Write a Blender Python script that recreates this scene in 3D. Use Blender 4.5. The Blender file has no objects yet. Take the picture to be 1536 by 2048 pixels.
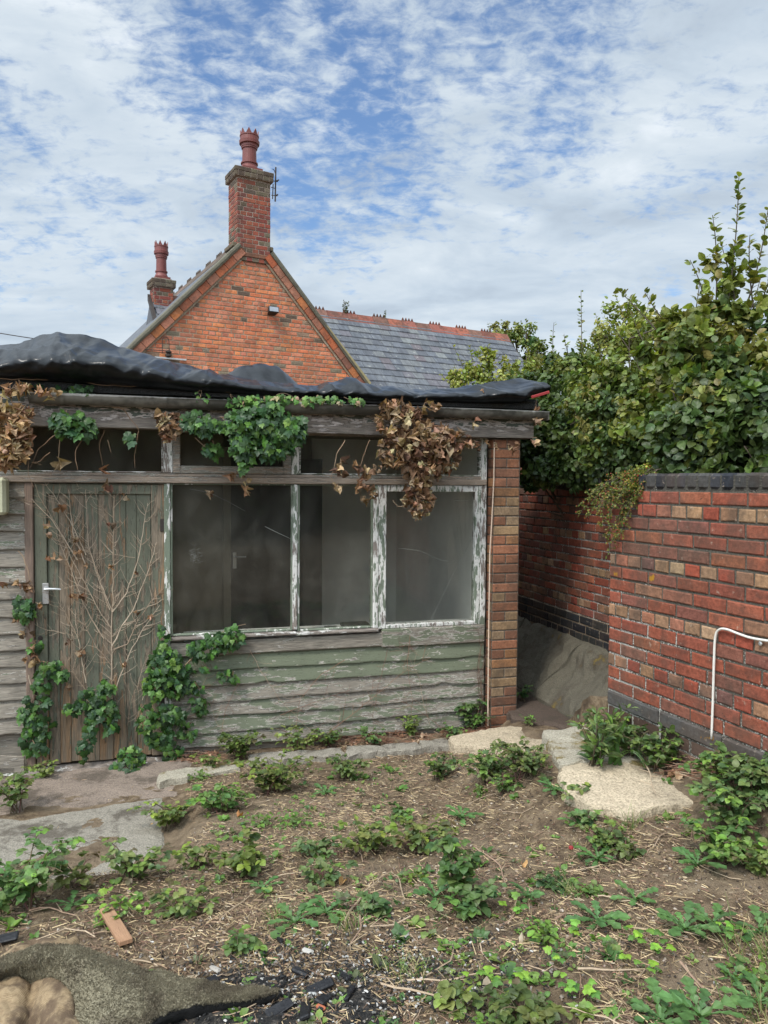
import bpy, math, random
import numpy as np
from mathutils import noise as mn, Vector

# ---------------------------------------------------------------- camera, world, sun, exposure
sc = bpy.context.scene
CAM = np.array([0, 0, 1.97]); PITCH = math.radians(2.14); ROLL = math.radians(.4); FOC = 1500.
camd = bpy.data.cameras.new('camera'); camo = bpy.data.objects.new('camera', camd); sc.collection.objects.link(camo)
camd.sensor_fit = 'HORIZONTAL'; camd.sensor_width = 36; camd.lens = 36*FOC/1536; camd.clip_start = .05; camd.clip_end = 600
_f = np.array([0, math.cos(PITCH), -math.sin(PITCH)]); _r0 = np.array([1., 0, 0]); _u0 = np.array([0, math.sin(PITCH), math.cos(PITCH)])
_r = _r0*math.cos(ROLL)+_u0*math.sin(ROLL); _u = -_r0*math.sin(ROLL)+_u0*math.cos(ROLL)
from mathutils import Matrix
camo.matrix_world = Matrix(((_r[0], _u[0], -_f[0], CAM[0]), (_r[1], _u[1], -_f[1], CAM[1]), (_r[2], _u[2], -_f[2], CAM[2]), (0, 0, 0, 1)))
sc.camera = camo
sc.view_settings.view_transform = 'Standard'; sc.view_settings.look = 'None'; sc.view_settings.gamma = 1; sc.view_settings.exposure = .55
SUN_EL, SUN_AZ = math.radians(52), math.radians(215)      # azimuth clockwise from +Y
sund = bpy.data.lights.new('sun', 'SUN'); sund.energy = 1.9; sund.angle = math.radians(12); sund.color = (1, .95, .87)
suno = bpy.data.objects.new('sun', sund); sc.collection.objects.link(suno)
sd = Vector((math.sin(SUN_AZ)*math.cos(SUN_EL), math.cos(SUN_AZ)*math.cos(SUN_EL), math.sin(SUN_EL)))
suno.rotation_euler = (-sd).to_track_quat('-Z', 'Y').to_euler()

class NT:
    def __init__(s, tree): s.t = tree; s.n = tree.nodes; s.l = tree.links
    def add(s, typ, props=None, **inp):
        n = s.n.new(typ)
        for k, v in (props or {}).items(): setattr(n, k, v)
        for k, v in inp.items():
            key = int(k[1:]) if k[0] == 'i' and k[1:].isdigit() else k.replace('_', ' ')
            s.set(n.inputs[key], v)
        return n
    def set(s, sock, v):
        if isinstance(v, bpy.types.NodeSocket): s.l.new(v, sock)
        elif isinstance(v, bpy.types.Node): s.l.new(v.outputs[0], sock)
        else:
            if sock.type == 'RGBA' and isinstance(v, (tuple, list)) and len(v) == 3: v = (*v, 1)
            sock.default_value = v
    def math(s, op, a, b=0., c=0.): return s.add('ShaderNodeMath', {'operation': op}, i0=a, i1=b, i2=c).outputs[0]
    def vmul(s, v, k): return s.add('ShaderNodeVectorMath', {'operation': 'MULTIPLY'}, i0=v, i1=k).outputs[0]
    def vadd(s, v, k): return s.add('ShaderNodeVectorMath', {'operation': 'ADD'}, i0=v, i1=k).outputs[0]
    def noise(s, v, scale, detail=4, rough=.5, dist=0.): return s.add('ShaderNodeTexNoise', Vector=v, Scale=scale, Detail=detail, Roughness=rough, Distortion=dist).outputs[0]
    def ramp(s, fac, stops, interp='LINEAR'):
        n = s.add('ShaderNodeValToRGB', Fac=fac); cr = n.color_ramp; cr.interpolation = interp
        while len(cr.elements) < len(stops): cr.elements.new(.5)
        for e, (p, c) in zip(cr.elements, stops):
            e.position = p; e.color = (*c, 1) if isinstance(c, tuple) else (c, c, c, 1)
        return n.outputs[0]
    def mix(s, fac, a, b, mode='MIX'):
        n = s.n.new('ShaderNodeMix'); n.data_type = 'RGBA'; n.blend_type = mode
        s.set(n.inputs[0], fac); s.set(n.inputs[6], a); s.set(n.inputs[7], b); return n.outputs[2]
    def smooth(s, v, a, b):
        n = s.add('ShaderNodeMapRange', {'interpolation_type': 'SMOOTHSTEP'}, Value=v)
        n.inputs[1].default_value = a; n.inputs[2].default_value = b; n.inputs[3].default_value = 0; n.inputs[4].default_value = 1
        return n.outputs[0]

def ray(x, y): return _f+_r*(x-768)/FOC-_u*(y-1024)/FOC
w = bpy.data.worlds.new('World'); sc.world = w; w.use_nodes = True; w.node_tree.nodes.clear(); T = NT(w.node_tree)
sky = T.add('ShaderNodeTexSky', {'sky_type': 'NISHITA', 'sun_disc': False, 'sun_elevation': SUN_EL, 'sun_rotation': SUN_AZ, 'air_density': 1.2, 'dust_density': .7, 'ozone_density': 2.5})
dirv = T.add('ShaderNodeTexCoord').outputs['Generated']
sep = T.add('ShaderNodeSeparateXYZ', i0=dirv); zc = T.math('MAXIMUM', sep.outputs[2], .02)
den = T.math('ADD', zc, .22)
cp = T.add('ShaderNodeCombineXYZ', X=T.math('DIVIDE', sep.outputs[0], den), Y=T.math('DIVIDE', sep.outputs[1], den)).outputs[0]
big = T.noise(T.vadd(cp, (3.1, 1.7, 0)), 1.1, 3, .5, .3)
rip = T.noise(T.vmul(cp, (1, 1.35, 1)), 19, 6, .64, .3)
fine = T.noise(T.vmul(cp, (1.3, 1, 1)), 4.2, 8, .6, .5)
def lobe(px, py, sh):                                     # a gap in the cloud layer, in a fixed direction of the sky
    d = ray(px, py); d = d/np.linalg.norm(d)
    dt = T.add('ShaderNodeVectorMath', {'operation': 'DOT_PRODUCT'}, i0=dirv, i1=tuple(d)).outputs[1]
    return T.smooth(dt, sh, 1.0)
hole = T.math('MAXIMUM', T.math('MAXIMUM', lobe(640, 30, .962), lobe(700, 235, .978)), T.math('MAXIMUM', lobe(760, 350, .991), lobe(1010, 30, .975)))
cov = T.math('ADD', T.math('MULTIPLY', big, .30), T.math('ADD', T.math('MULTIPLY', rip, .44), T.math('MULTIPLY', fine, .36)))
cov = T.math('SUBTRACT', cov, T.math('MULTIPLY', hole, .135))
low = T.smooth(sep.outputs[2], .30, .02)
cov = T.math('ADD', cov, T.math('MULTIPLY', low, .06))
cm = T.math('MULTIPLY', T.smooth(cov, .34, .535), .96)
tone = T.noise(T.vadd(T.vmul(cp, (1, 1.5, 1)), (7, 0, 2)), 2.3, 7, .58, .4)
ccol = T.ramp(tone, [(.28, (.34, .40, .47)), (.45, (.43, .50, .57)), (.60, (.53, .59, .64)), (.78, (.76, .79, .82))])
skyc = T.mix(1.0, sky.outputs[0], (1.12, 1.25, 1.42), 'MULTIPLY')
skym = T.add('ShaderNodeVectorMath', {'operation': 'SCALE'}, i0=skyc); skym.inputs[3].default_value = .078
glow = T.add('ShaderNodeVectorMath', {'operation': 'DOT_PRODUCT'}, i0=dirv, i1=tuple(sd)).outputs[1]      # unseen cloud round the sun brightened, added as soft fill from behind the camera
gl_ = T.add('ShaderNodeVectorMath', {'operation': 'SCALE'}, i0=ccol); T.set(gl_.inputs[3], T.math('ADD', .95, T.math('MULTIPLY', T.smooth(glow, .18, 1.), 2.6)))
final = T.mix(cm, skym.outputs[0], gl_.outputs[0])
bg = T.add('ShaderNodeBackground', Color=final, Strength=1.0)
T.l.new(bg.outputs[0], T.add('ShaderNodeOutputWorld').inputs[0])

# ---------------------------------------------------------------- helpers: frames and pixels
rs = np.random.RandomState(7); random.seed(7)
class Frame:
    def __init__(s, o, ang):
        a = math.radians(ang); s.o = np.array(o, float); s.a = a
        s.U = np.array([math.cos(a), math.sin(a), 0]); s.W = np.array([-math.sin(a), math.cos(a), 0])
    def px(s, x, y, w=0.):                                # pixel -> (u, z) on the vertical plane at depth w of this frame
        d = ray(x, y); o = s.o+s.W*w; t = ((o-CAM)@s.W)/(d@s.W); P = CAM+d*t
        return float((P-s.o)@s.U), float(P[2])
    def W3(s, u, w, z): return s.o+s.U*u+s.W*w+np.array([0, 0, z])
SH = Frame((0, 5.81, 0), 16.17); HO = Frame((-2.376, 13.3, 0), 30.)
NWd = np.array([.354, -.935]); NW0 = np.array([1.368, 4.5])
NW = Frame((1.368, 4.5, 0), math.degrees(math.atan2(-.935, .354)))   # u runs toward the camera, -W faces left? see sign below
FWd = np.array([.268, -.963]); FW0 = np.array([1.886, 6.23])
FW = Frame((1.886, 6.23, 0), math.degrees(math.atan2(-.963, .268)))
_tv = {}
def tri(x, y, seed):                                      # creased noise: random heights on a skewed lattice, joined by flat facets
    f_ = (x+y)*.3660254; a, b = x+f_, y+f_; i, j = math.floor(a), math.floor(b); u, v = a-i, b-j
    def h(p, q):
        k = (p, q, seed)
        if k not in _tv: _tv[k] = random.Random(p*7919+q*104729+seed*31).uniform(-1, 1)
        return _tv[k]
    if u > v: return h(i, j)*(1-u)+h(i+1, j)*(u-v)+h(i+1, j+1)*v
    return h(i, j)*(1-v)+h(i, j+1)*(v-u)+h(i+1, j+1)*u
def sstep(x, a, b):
    t = min(1, max(0, (x-a)/(b-a))); return t*t*(3-2*t)
def gz(x, y, det=True):                                   # height of the soil
    dn = x*SH.U[1]*1.0-(y-5.81)*SH.U[0]
    uu = x*SH.U[0]+(y-5.81)*SH.U[1]
    z = .01+.135*max(0, dn-.45)
    z = min(z, .43)
    if dn < .45: z = -.02+.03*sstep(dn, 0, .45)
    # raised along the right wall
    t = (x-NW0[0])*NWd[0]+(y-NW0[1])*NWd[1]; dd = (NW0[0]+NWd[0]*t-x)*.935+(NW0[1]+NWd[1]*t-y)*.354
    k = sstep(dd, 1.05, .6)*sstep(t, -.8, .15)
    z += (max(z, .425)-z)*k
    k = sstep(dd, .36, .0)*sstep(t, -.25, .2)
    z += (max(z, .45+.19*sstep(t, .35, 1.25))-z)*k
    if dd < -.25: z = .55
    # passage floor behind
    z += (.12-z)*sstep(y, 5.05, 5.5)*sstep(x, .85, 1.1)
    # lower paved corner by the door
    k = sstep(uu, -1.38, -1.62)*sstep(dn, 2.15, 1.9)
    z += (-.028+.03*dn-z)*k
    if det:
        z += .022*mn.noise(Vector((x*2.3, y*2.3, 1)))+.010*mn.noise(Vector((x*9, y*9, 3)))*(1-k)+.004*mn.noise(Vector((x*31, y*31, 5)))
    return z
def ground(px, py):                                       # pixel -> point of the soil
    d = ray(px, py); t = 1.0
    while t < 14:
        P = CAM+d*t
        if P[2] < gz(P[0], P[1]): break
        t += .03
    lo, hi = t-.03, t
    for _ in range(8):
        m = (lo+hi)/2; P = CAM+d*m
        if P[2] < gz(P[0], P[1]): hi = m
        else: lo = m
    P = CAM+d*hi; P[2] = gz(P[0], P[1]); return P
def atz(px, py, z):
    d = ray(px, py); t = (z-CAM[2])/d[2]; return CAM+d*t
def aty(px, py, Y):
    d = ray(px, py); return CAM+d*(Y/d[1])

# ---------------------------------------------------------------- helpers: meshes
class Acc:
    def __init__(s): s.v = []; s.l = []; s.t = []; s.c = []; s.m = []; s.n = 0
    def add(s, v, faces, col=(1, 1, 1), m=0):
        v = np.asarray(v, float); s.v.append(v)
        s.l.append(np.array([i for f in faces for i in f], int)+s.n); s.t.append(np.array([len(f) for f in faces]))
        c = np.asarray(col, float)
        if c.ndim == 1: c = np.tile(c, (len(faces), 1))
        s.c.append(c); s.m.append(np.full(len(faces), m)); s.n += len(v); return s
    def box(s, a, b, col=(1, 1, 1), m=0, fr=None, jit=0.):
        (x0, y0, z0), (x1, y1, z1) = a, b
        v = np.array([(x, y, z) for z in (z0, z1) for y in (y0, y1) for x in (x0, x1)], float)
        if jit: v += rs.uniform(-jit, jit, v.shape)
        if fr is not None: v = np.array([fr.W3(*p) for p in v])
        s.add(v, [(0, 2, 3, 1), (4, 5, 7, 6), (0, 1, 5, 4), (2, 6, 7, 3), (0, 4, 6, 2), (1, 3, 7, 5)], col, m); return s
    def bbox(s, a, b, c=.006, col=(1, 1, 1), m=0):         # box with chamfered edges
        a = np.minimum(a, b).astype(float) if False else np.array(a, float); b = np.array(b, float); lo = np.minimum(a, b); hi = np.maximum(a, b)
        c = min(c, *( (hi-lo)/2.2)); v = []; idx = {}
        for X in (0, 1):
            for Y in (0, 1):
                for Z in (0, 1):
                    cr = np.array([hi[0] if X else lo[0], hi[1] if Y else lo[1], hi[2] if Z else lo[2]]); sg = np.array([-1 if X else 1, -1 if Y else 1, -1 if Z else 1])*c
                    for k in range(3):
                        p = cr+sg; p[k] = cr[k]; idx[(X, Y, Z, k)] = len(v); v.append(p)
        F = []
        for k in range(3):
            o = [i for i in range(3) if i != k]
            for s0 in (0, 1):
                q = []
                for (p0, p1) in ((0, 0), (1, 0), (1, 1), (0, 1)):
                    kk = [0, 0, 0]; kk[k] = s0; kk[o[0]] = p0; kk[o[1]] = p1; q.append(idx[(*kk, k)])
                F.append(q if (s0 == 1) ^ (k == 1) else q[::-1])
        for k in range(3):
            o = [i for i in range(3) if i != k]
            for s0 in (0, 1):
                for s1 in (0, 1):
                    e = []
                    for t in (0, 1):
                        kk = [0, 0, 0]; kk[o[0]] = s0; kk[o[1]] = s1; kk[k] = t; e.append(tuple(kk))
                    F.append([idx[(*e[0], o[0])], idx[(*e[1], o[0])], idx[(*e[1], o[1])], idx[(*e[0], o[1])]])
        for X in (0, 1):
            for Y in (0, 1):
                for Z in (0, 1): F.append([idx[(X, Y, Z, 0)], idx[(X, Y, Z, 1)], idx[(X, Y, Z, 2)]])
        s.add(v, F, col, m); return s
    def tube(s, pts, r0, r1=None, sides=5, col=(1, 1, 1), m=0, cap=True):
        P = np.asarray(pts, float); n = len(P); r1 = r0 if r1 is None else r1
        if n < 2: return s
        tan = np.gradient(P, axis=0); tan /= np.maximum(np.linalg.norm(tan, axis=1)[:, None], 1e-9)
        ref = np.array([0, 0, 1.]) if abs(tan[:, 2]).mean() < .8 else np.array([0, 1., 0])
        a = np.cross(tan, ref); a /= np.maximum(np.linalg.norm(a, axis=1)[:, None], 1e-9); b = np.cross(tan, a)
        rr = (np.linspace(r0, r1, n) if not isinstance(r0, (list, np.ndarray)) else np.array(r0))[:, None, None]
        an = np.arange(sides)*2*math.pi/sides
        v = P[:, None, :]+rr*(a[:, None, :]*np.cos(an)[None, :, None]+b[:, None, :]*np.sin(an)[None, :, None])
        F = [(i*sides+j, i*sides+(j+1) % sides, (i+1)*sides+(j+1) % sides, (i+1)*sides+j) for i in range(n-1) for j in range(sides)]
        if cap: F += [tuple(range(sides))[::-1], tuple(range((n-1)*sides, n*sides))]
        s.add(v.reshape(-1, 3), F, col, m); return s
    def lathe(s, c, prof, sides=20, col=(1, 1, 1), m=0):
        v = [(c[0]+r*math.cos(2*math.pi*j/sides), c[1]+r*math.sin(2*math.pi*j/sides), c[2]+z) for r, z in prof for j in range(sides)]
        n = len(prof); F = [(i*sides+j, i*sides+(j+1) % sides, (i+1)*sides+(j+1) % sides, (i+1)*sides+j) for i in range(n-1) for j in range(sides)]
        F += [tuple(range(sides))[::-1], tuple(range((n-1)*sides, n*sides))]; s.add(v, F, col, m); return s
    def grid(s, V, col=(1, 1, 1), m=0):                    # V: (n,m,3)
        V = np.asarray(V, float); n, k = V.shape[:2]
        F = [(i*k+j, i*k+j+1, (i+1)*k+j+1, (i+1)*k+j) for i in range(n-1) for j in range(k-1)]
        s.add(V.reshape(-1, 3), F, col, m); return s
    def prism(s, poly, z0, z1, col=(1, 1, 1), m=0):
        n = len(poly); v = [(*p, z0) for p in poly]+[(*p, z1) for p in poly]
        F = [tuple(range(n))[::-1], tuple(range(n, 2*n))]+[(i, (i+1) % n, n+(i+1) % n, n+i) for i in range(n)]
        s.add(v, F, col, m); return s
    def inst(s, tpl, pos, Y, N, scale, cols, m=0):         # many copies of a small template
        tv, tf = tpl; tv = np.asarray(tv, float); pos = np.asarray(pos, float); k = len(pos)
        if k == 0: return s
        Y = Y/np.maximum(np.linalg.norm(Y, axis=1)[:, None], 1e-9); X = np.cross(Y, N); X /= np.maximum(np.linalg.norm(X, axis=1)[:, None], 1e-9); Z = np.cross(X, Y)
        sc_ = np.asarray(scale, float); sc_ = sc_[:, None] if sc_.ndim == 1 else sc_
        if sc_.shape[1] == 1: sc_ = np.repeat(sc_, 3, 1)
        v = pos[:, None, :]+tv[None, :, 0:1]*(X*sc_[:, 0:1])[:, None, :]+tv[None, :, 1:2]*(Y*sc_[:, 1:2])[:, None, :]+tv[None, :, 2:3]*(Z*sc_[:, 2:3])[:, None, :]
        fl = np.array([i for f in tf for i in f]); nt = len(tv)
        s.l.append((fl[None, :]+(np.arange(k)*nt)[:, None]).ravel()+s.n); s.t.append(np.tile([len(f) for f in tf], k))
        s.v.append(v.reshape(-1, 3)); s.c.append(np.repeat(np.asarray(cols, float), len(tf), 0)); s.m.append(np.full(k*len(tf), m)); s.n += k*nt; return s
    def build(s, name, mats, parent=None, smooth=False, origin=None):
        v = np.concatenate(s.v).astype(np.float32); l = np.concatenate(s.l).astype(np.int32); t = np.concatenate(s.t).astype(np.int32)
        c = np.concatenate(s.c); c = np.hstack([c, np.ones((len(c), 1))]).astype(np.float32); mi = np.concatenate(s.m).astype(np.int32)
        if origin is not None: v = v-np.asarray(origin, np.float32)
        me = bpy.data.meshes.new(name); me.vertices.add(len(v)); me.vertices.foreach_set('co', v.ravel())
        me.loops.add(len(l)); me.loops.foreach_set('vertex_index', l); me.polygons.add(len(t))
        me.polygons.foreach_set('loop_start', np.concatenate([[0], np.cumsum(t)[:-1]]).astype(np.int32))
        me.polygons.foreach_set('material_index', mi); me.polygons.foreach_set('use_smooth', np.full(len(t), smooth))
        me.update(calc_edges=True)
        at = me.attributes.new('Col', 'FLOAT_COLOR', 'FACE'); at.data.foreach_set('color', c.ravel())
        for q in (mats if isinstance(mats, (list, tuple)) else [mats]): me.materials.append(q)
        o = bpy.data.objects.new(name, me); sc.collection.objects.link(o)
        if parent is not None: o.parent = parent
        if origin is not None: o.location = Vector(origin)
        return o
def empty(name, label, cat, loc=(0, 0, 0), rz=0, group=None):
    o = bpy.data.objects.new(name, None); sc.collection.objects.link(o); o.empty_display_size = .1
    o.location = Vector(loc); o.rotation_euler = (0, 0, rz); o['label'] = label; o['category'] = cat
    if group: o['group'] = group
    return o
def tag(o, label=None, cat=None, group=None, kind=None):
    for k, v in (('label', label), ('category', cat), ('group', group), ('kind', kind)):
        if v: o[k] = v
    return o
def jitc(base, n, amt=.18, hue=.06):
    b = np.asarray(base, float)
    if b.ndim == 1: b = np.tile(b, (n, 1))
    return np.clip(b*(1+rs.uniform(-amt, amt, (n, 1)))*(1+rs.uniform(-hue, hue, (n, 3))), 0, 1)

# ---------------------------------------------------------------- materials
def mk(name):
    m = bpy.data.materials.new(name); m.use_nodes = True; m.node_tree.nodes.clear(); t = NT(m.node_tree)
    b = t.add('ShaderNodeBsdfPrincipled'); o = t.add('ShaderNodeOutputMaterial', Surface=b.outputs[0]); b.inputs['Specular IOR Level'].default_value = .35
    return m, t, b, o
def col_at(t): return t.add('ShaderNodeAttribute', {'attribute_name': 'Col'}).outputs[0]
def oc(t): return t.add('ShaderNodeTexCoord').outputs['Object']
def bump(t, b, h, dist=.01, st=1.0): t.set(b.inputs['Normal'], t.add('ShaderNodeBump', Height=h, Distance=dist, Strength=st).outputs[0])
def simple(name, col, rough=.7, metal=0., nz=30, amt=.25, bd=.002, attr=False, stretch=(1, 1, 1), spec=.35):
    m, t, b, _ = mk(name); v = t.vmul(oc(t), stretch); n = t.noise(v, nz, 6, .6); n2 = t.noise(v, nz*.17, 4, .5)
    c = col_at(t) if attr else col
    f = t.math('ADD', t.math('MULTIPLY', t.math('ADD', n, n2), amt*2), 1-amt*2)
    cm_ = t.add('ShaderNodeVectorMath', {'operation': 'SCALE'}, i0=(c if attr else tuple(col))); t.set(cm_.inputs[3], f)
    t.set(b.inputs['Base Color'], cm_.outputs[0]); b.inputs['Roughness'].default_value = rough; b.inputs['Metallic'].default_value = metal
    b.inputs['Specular IOR Level'].default_value = spec
    if bd: bump(t, b, n, bd)
    return m
def brick_mat(name, dirt=.5, lichen=0., stain=(.035, .03, .025)):
    m, t, b, _ = mk(name); v = oc(t); c = col_at(t)
    n1 = t.noise(v, 55, 6, .65); n2 = t.noise(v, 9, 5, .6); n3 = t.noise(v, 2.2, 5, .6); n4 = t.noise(t.vadd(v, (9, 4, 2)), 26, 5, .7)
    c = t.mix(1.0, c, t.ramp(n1, [(.25, .55), (.5, .95), (.75, 1.4)]), 'MULTIPLY')
    c = t.mix(t.math('MULTIPLY', t.smooth(t.math('ADD', n2, t.math('MULTIPLY', n3, .7)), .78, 1.02), dirt), c, stain)
    c = t.mix(t.math('MULTIPLY', t.smooth(n3, .42, .62), .22), c, (.15, .095, .065))
    c = t.mix(t.math('MULTIPLY', t.smooth(n4, .60, .72), .45), c, (.42, .34, .26))
    c = t.mix(t.smooth(n4, .36, .27), c, (.04, .028, .022))
    if lichen: c = t.mix(t.smooth(t.noise(t.vadd(v, (5, 1, 8)), 7, 4, .6), .70, .76), c, (.34, .17, .015))
    t.set(b.inputs['Base Color'], c); b.inputs['Roughness'].default_value = .9; b.inputs['Specular IOR Level'].default_value = .25
    bump(t, b, t.math('ADD', t.math('MULTIPLY', n1, .5), n2), .006); return m
def mortar_mat(name, dark, light, thr, grad=None):
    m, t, b, _ = mk(name); v = oc(t); n = t.noise(v, 85, 4, .7); n2 = t.noise(v, 4, 4, .6)
    f = t.math('ADD', t.math('MULTIPLY', n, .7), t.math('MULTIPLY', n2, .5))
    if grad:
        s = t.add('ShaderNodeSeparateXYZ', i0=v); f = t.math('ADD', f, t.math('MULTIPLY', t.smooth(s.outputs[2], grad[0], grad[1]), .18))
        if len(grad) > 2: f = t.math('ADD', f, t.math('MULTIPLY', t.smooth(s.outputs[0], .9, 0.), .10))
    c = t.mix(t.smooth(f, thr, thr+.09), t.ramp(n, [(.3, tuple(x*.5 for x in dark)), (.7, tuple(x*1.4 for x in dark))]), light)
    t.set(b.inputs['Base Color'], c); b.inputs['Roughness'].default_value = .95; bump(t, b, n, .012); return m
def peel_mat(name, stretch, thr, paint=(.10, .125, .088), wood=(.225, .19, .165), rim=(.52, .47, .42), raw=None, rimw=.03, zgrad=None):
    m, t, b, _ = mk(name); o = oc(t); v = t.vmul(o, stretch); a = t.add('ShaderNodeSeparateColor', Color=col_at(t))
    v = t.vadd(v, t.add('ShaderNodeVectorMath', {'operation': 'SCALE'}, i0=(37., 19., 11.)).outputs[0]) if False else v
    off = t.add('ShaderNodeCombineXYZ', X=t.math('MULTIPLY', a.outputs[1], 60.), Y=t.math('MULTIPLY', a.outputs[2], 9.)).outputs[0]; v = t.vadd(v, off)
    n = t.noise(v, 6, 9, .68, .2); g = t.noise(t.vmul(v, tuple(1 if s_ < 2 else 5 for s_ in stretch)), 10, 5, .6); n2 = t.noise(v, 1.5, 3, .5)
    f = t.math('ADD', t.math('ADD', n, t.math('MULTIPLY', n2, .35)), t.math('MULTIPLY', t.math('SUBTRACT', a.outputs[0], .5), .5))
    if zgrad:
        s = t.add('ShaderNodeSeparateXYZ', i0=o); f = t.math('SUBTRACT', f, t.math('MULTIPLY', t.smooth(s.outputs[2], zgrad[0], zgrad[1]), zgrad[2]))
    woodc = t.ramp(g, [(.30, tuple(x*.38 for x in wood)), (.47, tuple(x*.9 for x in wood)), (.68, tuple(x*1.5 for x in wood))])
    if raw: woodc = t.mix(t.smooth(n2, .42, .6), woodc, t.ramp(g, [(.32, tuple(x*.4 for x in raw)), (.66, tuple(x*1.5 for x in raw))]))
    n3 = t.noise(o, 60, 4, .7)
    pc = t.mix(t.smooth(t.noise(v, 22, 5, .7), .58, .66), t.mix(t.math('MULTIPLY', n3, .55), paint, tuple(x*1.5 for x in paint)), tuple(x*.45 for x in paint))
    c = t.mix(t.smooth(f, thr-.02, thr), woodc, rim); c = t.mix(t.smooth(f, thr+rimw-.004, thr+rimw), c, pc)
    grime = t.smooth(t.noise(o, 3.3, 5, .65), .5, .75); c = t.mix(t.math('MULTIPLY', grime, .35), c, (.05, .042, .03))
    t.set(b.inputs['Base Color'], c); b.inputs['Roughness'].default_value = .75
    bump(t, b, t.math('ADD', t.math('MULTIPLY', t.smooth(f, thr-.02, thr+.02), .8), t.math('MULTIPLY', g, .7)), .005, 1.); return m
def leaf_mat(name, tr=.38, rough=.42, spec=.5):
    m, t, b, o = mk(name); c = col_at(t); v = oc(t); n = t.noise(v, 40, 3, .5)
    c = t.mix(1.0, c, t.ramp(n, [(.3, .7), (.7, 1.3)]), 'MULTIPLY')
    t.set(b.inputs['Base Color'], c); b.inputs['Roughness'].default_value = rough; b.inputs['Specular IOR Level'].default_value = spec
    tl = t.add('ShaderNodeBsdfTranslucent', Color=t.mix(1.0, c, (1.3, 1.35, .6), 'MULTIPLY'))
    t.set(o.inputs[0], t.add('ShaderNodeMixShader', Fac=tr, i1=b.outputs[0], i2=tl.outputs[0]).outputs[0]); return m
M = {}
M['brick'] = brick_mat('old_red_brick', .45, 1); M['hbrick'] = brick_mat('house_brick', .35); M['pbrick'] = brick_mat('pillar_brick', .4)
M['mortar'] = mortar_mat('gritty_mortar', (.075, .068, .055), (.52, .5, .45), .74, (.95+.75, .95))
M['nmortar'] = mortar_mat('patched_mortar', (.11, .098, .078), (.50, .48, .43), .79, (1.3, .2, 1))
M['hmortar'] = mortar_mat('house_mortar', (.30, .22, .15), (.42, .35, .26), .6); M['pmortar'] = mortar_mat('pillar_mortar', (.17, .14, .11), (.36, .32, .27), .68)
M['chmortar'] = mortar_mat('chimney_mortar', (.27, .2, .155), (.4, .33, .27), .6)
M['board'] = peel_mat('peeling_board', (1.1, 1, 6), .66, paint=(.135, .15, .10), wood=(.245, .215, .175), rim=(.50, .455, .40), rimw=.045)
M['frame'] = peel_mat('peeling_frame', (1.5, 1, 5), .62, paint=(.12, .135, .10), rim=(.62, .6, .56), rimw=.10)
M['framev'] = peel_mat('peeling_upright', (5, 5, 1.2), .60, paint=(.15, .175, .13), rim=(.66, .64, .60), rimw=.12)
M['fascia'] = peel_mat('peeling_fascia', (1.1, 1, 5), .62, paint=(.085, .095, .075), rim=(.52, .45, .41), wood=(.22, .185, .155), rimw=.09, zgrad=(2.47, 2.36, .20))
M['transom'] = peel_mat('weathered_rail', (1., 1, 9), .72, paint=(.2, .19, .16), wood=(.30, .24, .19), rim=(.50, .46, .41))
M['door'] = peel_mat('weathered_door', (8, 1, .8), .60, paint=(.118, .122, .088), wood=(.215, .172, .125), rim=(.22, .195, .15), raw=(.27, .165, .09), rimw=.02, zgrad=(.65, .05, .14))
M['post'] = peel_mat('bare_post', (6, 6, .6), .95, wood=(.21, .15, .115))
M['stem'] = simple('dry_stem', (.3, .2, .13), .8, attr=True, nz=90, amt=.25)
M['bark'] = simple('bark', (.09, .07, .05), .9, nz=40, amt=.3)
M['ivy'] = leaf_mat('ivy_leaf', .22, .42, .35); M['leaf'] = leaf_mat('broad_leaf', .3, .45, .4); M['dead'] = leaf_mat('dead_leaf', .2, .7, .2)
M['tarp'] = None
# ---------------------------------------------------------------- leaf shapes (x width, y length, z normal)
OV = ([(0, 0, 0), (0, .33, .03), (0, .66, .02), (0, 1, -.1), (-.24, .16, .07), (-.36, .45, .10), (-.24, .77, .03), (.24, .16, .07), (.36, .45, .10), (.24, .77, .03)],
      [(0, 1, 5, 4), (1, 2, 6, 5), (2, 3, 6), (0, 7, 8, 1), (1, 8, 9, 2), (2, 9, 3)])
OVS = ([(0, 0, 0), (0, .5, -.02), (0, 1, -.08), (-.34, .45, .08), (.34, .45, .08)], [(0, 1, 3), (1, 2, 3), (0, 4, 1), (1, 4, 2)])
_h = [(.30, -.12, -.02), (.56, .14, -.06), (.42, .32, .02), (.47, .58, -.04), (.24, .66, .03)]
IV = ([(0, .38, .07), (0, 0, 0)]+_h+[(0, 1.08, -.1)]+[(-x, y, z) for x, y, z in _h[::-1]], [(0, i, i+1 if i < 12 else 1) for i in range(1, 13)])
_s = [(.03, 0), (.06, .2), (.02, .26), (.10, .42), (.04, .48), (.15, .66), (.08, .7), (.15, .86), (0, 1.0)]
DA = ([(0, y, .02+.10*math.sin(y*3)-.12*y*y) for _, y in _s]+[(-x, y, .05+.10*math.sin(y*3)-.12*y*y) for x, y in _s]+[(x, y, .05+.10*math.sin(y*3)-.12*y*y) for x, y in _s],
      [(i, i+1, 10+i, 9+i) for i in range(8)]+[(i, 18+i, 19+i, i+1) for i in range(8)])
LA = ([(0, 0, 0), (0, .3, .05), (0, .65, .04), (0, 1, -.15), (-.09, .12, .04), (-.17, .38, .1), (-.11, .72, .05), (.09, .12, .04), (.17, .38, .1), (.11, .72, .05)], OV[1])
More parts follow.
